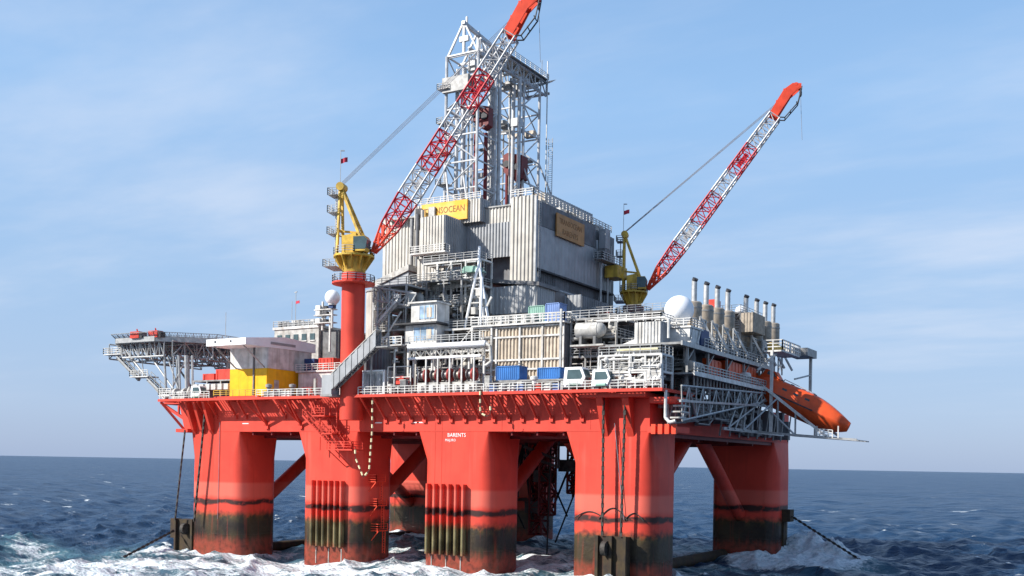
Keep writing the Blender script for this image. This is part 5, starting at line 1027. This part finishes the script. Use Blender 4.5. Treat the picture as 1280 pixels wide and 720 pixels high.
for z in (25.4, 27.0, 28.6): m.bar((-41.8, -2.4, z), (-37.6, -2.4, z), 0.12)
m.build('cage', 'white', t); MB().box(-40.6, -39.2, -2.0, -1.0, 26.0, 27.2).build('actuator', 'red_box', t); MB().box(-38.9, -38.1, -2.0, -1.0, 25.9, 27.0).build('actuator', 'red_dark', t)
for x in (-41.2, -38.4): MB().tube((x, -1.5, 24.4), (x, -1.5, 28.2), 0.2, 8).build('standpipe', 'offwhite', t, True)
deck_cabin_crane(-10.0, -1.9, 24.45, 'white cabin on deck edge at right of the blue containers', 1.15)
deck_cabin_crane(-5.6, -2.9, 24.45, 'second white cabin, nearest the deck corner', 0.95)
# white ribbed module at the corner
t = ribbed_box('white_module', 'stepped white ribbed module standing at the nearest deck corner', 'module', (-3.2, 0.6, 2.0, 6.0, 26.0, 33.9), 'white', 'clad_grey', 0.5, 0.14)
MB().corr((-6.2, 1.9), (-3.25, 1.9), 26.0, 30.6, 0.5, 0.14).build('ribbed_panel', 'white', t); MB().prism([(-6.2, 2.05, 26.0), (-3.3, 2.05, 26.0), (-3.3, 2.05, 31.6), (-6.2, 2.05, 30.6)], (0, 3.9, 0)).build('lower_core', 'white', t)
MB().box(-5.6, 0.4, 1.3, 1.75, 30.0, 30.3).build('yellow_band', 'rope_yellow', t); MB().rail([(-7.0, 1.8, 34.0), (0.6, 1.8, 34.0), (0.7, 6, 34.0)], 1.0, 1.2, 0.06).build('top_rail', 'white', t); MB().tube((-9.0, 1.9, 34.3), (1.2, 1.9, 34.3), 0.2, 8).build('top_pipe', 'white', t, True)
m = MB(); m.path([(1.2, 1.9, 34.3), (1.7, 1.9, 33.9), (1.7, 1.9, 31.5)], 0.2, 8); m.build('down_pipe', 'white', t, True)
t = thing('surge_tank', 'pale horizontal surge tank on a frame left of white module', 'tank', (-11, 5, 31)); MB().tube((-13.0, 4.0, 33.4), (-9.6, 4.0, 33.4), 1.15, 20).build('shell', 'offwhite', t, True); MB().lathe((-9.6, 4.0, 33.4), [(0.1, 0)], 4) ; MB().sphere((-9.7, 4.0, 33.4), 1.1, 16, 10, -0.98).build('end_cap', 'offwhite', t, True)
for x in (-12.4, -10.2): MB().box(x, x + 0.4, 3.2, 4.8, 31.3, 32.5).build('saddle', 'grey', t)
MB().bar((-15.0, 2.6, 24.4), (-15.0, 2.6, 36.5), 0.3).build('post', 'galv', t); MB().box(-13.6, -8.4, 2.8, 5.2, 31.05, 31.3).build('shelf', 'offwhite', t)
# white lattice A-frame in front of the drill house
t = thing('lattice_mast', 'white lattice A-frame mast rising in front of drill house', 'mast', (-32.4, 8, 34.9))
for p, q in (((-35.0, 8, 34.9), (-32.7, 8, 44.6)), ((-30.2, 8, 34.9), (-32.3, 8, 44.6)), ((-33.0, 11, 34.9), (-32.5, 8.4, 44.2)), ((-32.5, 8, 44.2), (-32.4, 8, 48.0)), ((-31.0, 6.4, 35), (-31.6, 7.6, 43))): MB().tube(p, q, 0.22, 8).build('leg', 'white_pure', t, True)
for z, a, b in ((37, -34.4, -30.8), (39.2, -33.8, -31.3), (41.4, -33.3, -31.8), (43, -33.0, -32.0)): MB().tube((a, 8, z), (b, 8, z), 0.13, 6).build('rung', 'white', t)
for i, (x, z) in enumerate(((-33.4, 37.4), (-31.9, 38.6), (-32.6, 40.2))): MB().box(x, x + 0.8, 7.4, 8.4, z, z + 1.1).build('winch_box', 'offwhite', t)
MB().bar((-30.2, 7, 38.4), (-29.4, 7, 39.8), 0.3).build('hook_arm', 'white', t)
one(MB().prism([(-37.4, 10.2, 44.6), (-36.6, 10.2, 45.6), (-34.4, 10.2, 45.5), (-33.6, 10.2, 44.6)], (0, 2.0, 0)), 'tarpaulin', 'green_box', 'pale green covered unit on pipe gallery below drill house', 'cover')

# ------------------------------------------------------------------ stern side: stacks, platforms, lifeboat
t = thing('stern_gallery', 'grey steel gallery deck carrying exhaust stacks along the stern', 'gallery', (0, 22, 30))
MB().box(-7.2, 4.0, 1.0, 42.0, 30.55, 30.85).build('floor', 'steel', t); MB().box(3.86, 4.1, 0.9, 42.1, 30.4, 31.0).build('edge_beam', 'galv', t)
MB().rail([(4.0, 9.5, 31.0), (4.0, 42, 31.0)], 1.2, 1.4, 0.06).build('railing', 'galv', t)
for y in (4, 12, 20, 28, 36): MB().bar((3.6, y, 24.5), (3.6, y, 30.5), 0.3).build('post', 'steel', t); MB().bar((3.6, y, 28.6), (3.6, y + 2.4, 30.4), 0.2).build('knee', 'steel', t)
t = thing('stern_walkway', 'long grey walkway with railings below the gallery, leading to lifeboat', 'walkway', (3, 18, 20))
MB().box(0.2, 5.0, 3.0, 35.0, 26.7, 26.95).build('floor', 'steel', t); MB().box(4.9, 5.14, 2.9, 35.1, 26.5, 27.1).build('edge_beam', 'white', t); MB().rail([(5.0, 3, 27.0), (5.0, 35, 27.0)], 1.2, 1.3, 0.07).build('railing', 'galv', t)
m = MB(); m.plane_truss((5.0, -1.5, 24.8), (5.0, 35.5, 26.2), (5.0, -1.0, 20.3), (5.0, 35.5, 25.0), 14, 0.15, 0.10); m.build('side_truss', 'galv', t)
m = MB(); m.plane_truss((2.6, 0, 24.2), (2.6, 36, 25.6), (2.6, 0, 19.9), (2.6, 36, 23.0), 14, 0.15, 0.11); m.build('inner_truss', 'steel', t)
MB().bar((5.05, -2.0, 22.8), (5.05, 36, 24.2), 0.3).build('mid_chord', 'galv', t)
m = MB()
for i in range(24): m.bar((4.6, 4 + i * 1.3, 25.0), (4.6, 4 + i * 1.3, 26.7), 0.16)
m.build('hanger_row', 'steel', t)
MB().lathe((4.0, 27.6, 27.0), [(0.9, 0), (0.9, 1.7), (0.7, 1.9)], 14).build('drum', 'white', t, True); MB().tube((3.8, 4.4, 28.0), (3.8, 8.4, 28.0), 0.7, 12).build('drum', 'offwhite', t, True); MB().tube((2.6, 8.0, 28.0), (2.6, 8.0, 30.5), 0.6, 12).build('drum', 'grey', t, True)
r = random.Random(8)
for i in range(16): y = 2 + i * 2.0; MB().box(0.3, 2.4, y, y + r.uniform(0.8, 1.7), 20.2 + r.uniform(0, 2), 23.2 + r.uniform(0, 1.2)).build('pump_set', r.choice(['grey', 'clad_dark', 'steel', 'offwhite']), t)
m = MB()
for i in range(40): y = r.uniform(0, 34); z = r.uniform(20.2, 26); m.path([(4.2, y, z), (4.2, y + r.uniform(1, 6), z), (4.2, y + r.uniform(1, 6), z + r.uniform(-1.5, 2))], r.choice((0.07, 0.1, 0.15)), 6)
m.build('pipework', 'steel', t, kind='stuff')
t = thing('corner_pipes', 'looped pale pipes and red ledges on hull corner under stern walkway', 'pipework', (3, -1, 18.6))
m = MB(); m.path([(3.2, -2.4, 24.2), (3.2, -2.4, 20.6), (3.8, -2.4, 20.0), (4.6, -2.4, 20.2)], 0.22, 8); m.build('white_pipe', 'white', t, True)
for i in range(4): MB().path([(3.8, -2.2 + i * 0.5, 20.6 + i * 0.8), (5.0, -2.2 + i * 0.5, 20.6 + i * 0.8), (5.0, 0.6 + i * 0.5, 20.6 + i * 0.8)], 0.13, 7).build('loop_pipe', 'offwhite', t, True)
MB().box(0.6, 4.2, -1.6, 2.0, 22.6, 23.4).build('ledge', 'red', t); MB().box(0.3, 4.4, -1.4, 3.2, 18.7, 19.5).build('ledge', 'red', t); 
for i in range(4): MB().box(1.0 + i * 0.95, 1.6 + i * 0.95, -1.9, -1.42, 18.5, 19.8).build('fender_block', 'red_head', t)
t = thing('stern_machinery', 'dark bank of pumps and trunking on the hull end behind the lifeboat', 'machinery', (1, 50, 19.2))
r = random.Random(44)
for i in range(14): y = 33 + i * 1.95; MB().box(0.05, r.uniform(0.8, 2.6), y, y + r.uniform(1.2, 1.85), 19.2 + r.uniform(0, 0.8), 22.4 + r.uniform(0, 2.0)).build('trunking', r.choice(['dark', 'grey', 'clad_dark', 'steel']), t)
for i in range(9): y = 20 + i * 4.5; MB().bar((2.7, y, 19.0), (2.7, y + 2.2, 25.0), 0.2).build('diagonal', 'steel', t)
MB().bar((2.9, 14, 25.1), (2.9, 60, 25.1), 0.3).build('head_beam', 'steel', t)
# orange boxes on the walkway
for bx, lb in (((0.6, 3.0, 13.5, 19.5, 27.0, 29.9), 'left orange red rescue boat hut on the stern walkway'), ((0.6, 3.4, 21.5, 35.0, 27.0, 30.3), 'long orange red hut beside the lifeboat stern')):
    x0, x1, y0, y1, z0, z1 = bx; t = thing('orange_hut', lb, 'hut', ((x0 + x1) / 2, (y0 + y1) / 2, z0), 'orange huts on the stern walkway'); MB().box(x0, x1 - 0.1, y0 + 0.05, y1 - 0.05, z0, z1).build('body', 'orange', t); n = round((y1 - y0) / 1.5)
    for i in range(n): MB().box(x1 - 0.09, x1 + 0.03, y0 + (y1 - y0) * (i + 0.1) / n, y0 + (y1 - y0) * (i + 0.9) / n, z0 + 0.1, z1 - 0.15).build('side_panel', 'orange', t)
# exhaust stacks
def stack(y, z0, ztop, label, x=0.0, r=1.15):
    t = thing('exhaust_stack', label, 'exhaust stack', (x, y, 31), 'eight exhaust stacks along the stern')
    MB().lathe((x, y, z0), [(0.55, -1.0), (r, 0), (r, ztop - z0 - 3.6), (r * 0.8, ztop - z0 - 3.4)], 18).build('silencer', 'stack', t, True)
    MB().lathe((x, y, ztop - 3.4), [(0.40, 0), (0.40, 3.1)], 14).build('pipe', 'stack_pipe', t, True)
    m = MB(); m.tube((x, y, ztop - 0.35), (x + 0.2, y - 0.1, ztop), 0.41, 14, 0.44); m.build('tip', 'dark', t, True)
    for zz_ in (z0 + 0.6, ztop - 4.4): MB().lathe((x, y, zz_), [(r + 0.06, 0), (r + 0.06, 0.2)], 18).build('band', 'steel', t, True)
    MB().tube((x, y, 30.9), (x, y, z0 - 1.15), 0.5, 12).build('uptake', 'grey', t, True)
    MB().bar((x + 1.3, y - 1.0, z0 + 0.9), (x + 3.4, y + 0.6, z0 - 3.6), 0.3).build('stay', 'white', t)
    m = MB(); 
    for dy in (-1.2, 1.2): m.bar((x + 1.4, y + dy, 30.9), (x + 1.4, y + dy, z0 + 0.6), 0.2); m.bar((x + 1.4, y + dy, 31.2), (x + 1.4, y - dy, z0 - 0.6), 0.14)
    m.bar((x + 1.4, y - 1.2, z0 - 0.4), (x + 1.4, y + 1.2, z0 - 0.4), 0.2); m.bar((x + 1.4, y - 1.2, z0 + 0.5), (x + 1.4, y + 1.2, z0 + 0.5), 0.2); m.build('support_frame', 'galv', t)
sn = ('first', 'second', 'third', 'fourth', 'fifth', 'sixth', 'seventh', 'eighth')
for i, (y, zt) in enumerate(((15.7, 41.8), (20.7, 42.0), (25.6, 42.2), (30.5, 42.4), (39.6, 42.8), (45.3, 43.0), (50.2, 43.2), (55.0, 43.5))):
    stack(y, 35.2, zt, '%s exhaust stack counting right from the large white dome' % sn[i])
frame_module('stack_house', 'grey panelled fan house between the two groups of stacks', 'house', (-4.4, 0.2, 36.4, 48.0, 31.0, 39.6), 3, 31, 2, mats=('clad', 'stack', 'steel'), mat='steel', fill=0.95)
ribbed_box('fan_box', 'tan ribbed fan box beside the fifth stack', 'fan box', (0.6, 2.6, 35.6, 41.5, 36.2, 39.4), 'stack', 'stack', 0.5, 0.1)
one(MB().box(-4.0, -2.4, 31.4, 34.0, 38.6, 41.2).box(-2.39, -2.3, 31.7, 33.7, 39.0, 40.9), 'red_hatch_box', 'red_box', 'small red box between the fourth and fifth stacks', 'box')
one(MB().box(1.6, 3.6, 8.6, 12.4, 31.0, 33.5).box(3.61, 3.7, 8.9, 12.1, 31.2, 33.3), 'navy_cabinet', 'navy', 'navy blue cabinet on the gallery beside large white dome', 'cabinet')
t = thing('dome_platform', 'white railed platform holding the large white dome', 'platform', (0.8, 7, 31)); MB().box(-1.4, 3.8, 4.6, 9.6, 33.2, 33.45).build('floor', 'white', t); MB().rail([(-1.4, 4.6, 33.45), (3.8, 4.6, 33.45), (3.8, 9.6, 33.45)], 1.0, 1.0, 0.06).build('railing', 'white', t); MB().box(0.4, 3.6, 4.8, 8.4, 31.0, 33.15).build('housing', 'white', t)
for y in (4.8, 7.4): MB().tube((3.75, y, 31.2), (3.75, y + 1.0, 33.1), 0.14, 6).build('strut', 'white', t)
# gangway gantry with yellow cab rails
t = thing('lifeboat_gantry', 'white and yellow railed gantry on posts above the lifeboat', 'gantry', (6, 42, 19.8)); MB().box(4.6, 7.6, 34.8, 45, 32.8, 33.05).build('floor', 'white', t); MB().rail([(4.6, 34.8, 33.05), (7.6, 34.8, 33.05), (7.6, 45, 33.05)], 1.6, 1.2, 0.09).build('railing', 'white', t); MB().box(5.0, 5.6, 35.6, 44, 33.1, 34.4).build('cab_panel', 'yellow', t); MB().box(5.2, 8.6, 46, 52, 33.2, 34.5).build('beam_box', 'steel', t)
MB().bar((6.2, 34.0, 19.9), (6.2, 34.0, 32.8), 0.42).build('post', 'white', t); MB().bar((8.0, 50.4, 27.4), (8.0, 50.4, 33.2), 0.45).build('post', 'white', t); MB().bar((4.0, 33.5, 29.8), (6.4, 35.6, 32.6), 0.35).build('stay', 'galv', t); MB().bar((6.8, 45, 29.2), (8.0, 50, 30.2), 0.25).build('stay', 'galv', t)
# free-fall lifeboat
S, Bw = Vector((2.2, 37.0, 28.0)), Vector((17.8, 36.2, 20.9))
ax = (Bw - S).normalized(); sd = Vector((0, 1, 0)); sd = (sd - ax * sd.dot(ax)).normalized(); up = sd.cross(ax) * -1
if up.z < 0: up = -up
t = thing('lifeboat', 'orange enclosed free-fall lifeboat pointing down to the sea', 'lifeboat', tuple(S)); L = (Bw - S).length
def sect(s):
    f = s / L; w = 2.1 * min(1, 0.82 + f * 1.2) if f < 0.15 else 2.1 * (1 - max(0, (f - 0.6) / 0.4) ** 2.0 * 0.86); top = (2.15 + 0.2 * math.sin(f * 3)) * (1 - max(0, (f - 0.58) / 0.42) ** 1.7 * 0.72); bot = -2.3 * (1 - max(0, (f - 0.72) / 0.28) ** 2 * 0.62)
    if f < 0.12: top *= 0.85
    pts = []
    for a, b in ((0, bot), (0.62, bot * 0.72), (0.98, bot * 0.18), (1.02, 0.02), (0.98, 0.16), (0.86, top * 0.45), (0.62, top * 0.86), (0.3, top), (-0.3, top), (-0.62, top * 0.86), (-0.86, top * 0.45), (-0.98, 0.16), (-1.02, 0.02), (-0.98, bot * 0.18), (-0.62, bot * 0.72)): pts.append(S + ax * s + sd * a * w + up * b)
    return pts
m = MB(); m.loft([sect(L * i / 22) for i in range(23)]); bo = m.build('hull', 'orange', t, True)
LB = lambda s, a, u: S + ax * s + sd * a + up * u
m = MB(); m.prism([LB(1.0, -0.9, 1.7), LB(1.4, -0.9, 3.1), LB(3.0, -0.9, 3.2), LB(4.8, -0.9, 2.0)], sd * 1.8); w_ = m.build('wheelhouse', 'orange', t); m = MB(); m.prism([LB(1.8, -0.93, 2.4), LB(1.9, -0.93, 2.95), LB(2.9, -0.93, 3.0), LB(3.5, -0.93, 2.45)], sd * 1.86); m.build('window', 'glass', w_)
for s in (5.5, 7.5, 9.5): MB().bar(LB(s, -1.72, 1.2), LB(s + 0.8, -1.72, 1.2), 0.12, 0.45, up=tuple(up)).build('porthole', 'glass', t)
for a in (-2.2, 2.2): MB().bar(LB(0.5, a, 0.05), LB(11.5, a * 0.95, 0.05), 0.14, 0.2, up=tuple(up)).build('rubbing_strake', 'dark', t)
for s in (4.4, 6.2, 8.2, 10.2): MB().bar(LB(s, -0.5, 2.25), LB(s, 0.5, 2.25), 0.3, 0.35, up=tuple(up)).build('deck_fitting', 'dark', t)
m = MB(); m.path([LB(5, -1.0, 1.95), LB(5, -1.0, 2.7), LB(10.5, -0.9, 2.5), LB(10.5, -0.9, 1.7)], 0.06, 5); m.build('hand_rail', 'galv', t); MB().tube(LB(0.2, 0, -0.9), LB(-0.9, 0, -1.0), 0.6, 12, 0.7).build('propeller_guard', 'dark', t, True)
# launching ramp and lower platform
t = thing('launch_ramp', 'white tubular launching ramp and grating under the lifeboat', 'ramp', (6, 35, 19.5))
MB().box(4.0, 4.3, 17.5, 48.0, 19.75, 20.2).build('sill_beam', 'galv', t); MB().bar((4.2, 33.5, 20.0), (19.6, 33.5, 18.8), 0.32).build('outer_beam', 'galv', t)
MB().bar((3.6, 33.6, 28.3), (15.0, 33.6, 19.3), 0.38).build('skid_rail', 'white', t); MB().bar((3.6, 39.6, 27.6), (15.4, 39.6, 19.6), 0.38).build('skid_rail', 'white', t)
for p, q in (((4.2, 19.0, 20.0), (5.2, 34.0, 25.2)), ((4.4, 26, 20.0), (7.2, 33.6, 25.2)), ((4.4, 33.6, 20.0), (4.8, 33.6, 27)), ((7.4, 33.6, 19.9), (7.4, 33.6, 25.4)), ((10.2, 33.6, 19.6), (10.2, 33.6, 23.2)), ((4.4, 22, 20), (4.9, 26, 25)), ((4.4, 19, 20.0), (4.8, 22.4, 24.6)), ((4.4, 30, 20.0), (4.8, 30, 25.8)), ((4.4, 26, 20.0), (4.8, 26, 25.4)), ((10.0, 33.6, 19.7), (4.6, 33.6, 24.8)), ((12.6, 36, 21), (12.6, 36, 19.3))): MB().tube(p, q, 0.15, 6).build('brace', 'galv', t, True)
m = MB()
for i in range(14): x = 9.0 + i * 0.85; m.bar((x, 29.5 + i * 0.12, 19.5 - i * 0.06), (x, 38.5, 19.5 - i * 0.06), 0.1)
for y in (29.8, 32.0, 34.5, 37.0, 38.4): m.bar((8.8, y, 19.5), (20.2, y + 0.8, 18.65), 0.16)
m.build('lower_grating', 'galv', t); MB().rail([(14.0, 31.0, 19.2), (16.5, 31.2, 19.0)], 1.2, 0.6, 0.07).build('end_rail', 'white', t)
for x in (14.2, 17.4): MB().bar((x, 31.0, 19.0), (x, 31.0, 20.8), 0.18).build('end_post', 'white', t)
# clutter low on the near deck, between rail and modules
r = random.Random(17)
names = {'white': 'white', 'offwhite': 'grey white', 'steel': 'grey steel', 'grey': 'dark grey'}
for i in range(26):
    x = -66 + i * 2.5 + r.uniform(-0.4, 0.4)
    if -53.5 < x < -42 or -37.6 < x < -26 or -11.8 < x < -8: continue
    mt = r.choice(['white', 'offwhite', 'steel', 'grey']); h = r.uniform(0.9, 2.2); w = r.uniform(0.5, 1.1); y = r.uniform(-2.9, -2.2)
    k_n = len([o for o in bpy.data.objects if o.name.startswith('deck_unit')])
    near = 'between shelter and crane' if x < -50 else ('by the red winches' if x < -26 else ('before the beige wall' if x < -12 else 'near the deck corner'))
    t = thing('deck_unit', '%s ventilator at the rail %s, %s from the left' % (names[mt], near, ('first', 'second', 'third', 'fourth', 'fifth', 'sixth', 'seventh', 'eighth', 'ninth', 'tenth', 'eleventh', 'twelfth', 'thirteenth', 'fourteenth', 'fifteenth', 'sixteenth', 'seventeenth', 'eighteenth')[k_n]), 'ventilator', (x, y, 24.45), 'ventilator units along the rail')
    if i % 2: MB().box(x - w / 2, x + w / 2, y - 0.35, y + 0.35, 24.45, 24.45 + h).build('body', mt, t); MB().box(x - w / 2 - 0.06, x + w / 2 + 0.06, y - 0.42, y + 0.42, 24.46 + h, 24.6 + h).build('lid', 'offwhite', t)
    else: MB().lathe((x, y, 24.45), [(0.3, 0), (0.3, h * 0.7), (0.55, h * 0.75), (0.55, h * 0.95), (0.2, h)], 14).build('cowl', mt, t, True); MB().box(x - 0.5, x + 0.5, y - 0.4, y + 0.4, 24.44, 24.6).build('base', 'grey', t)
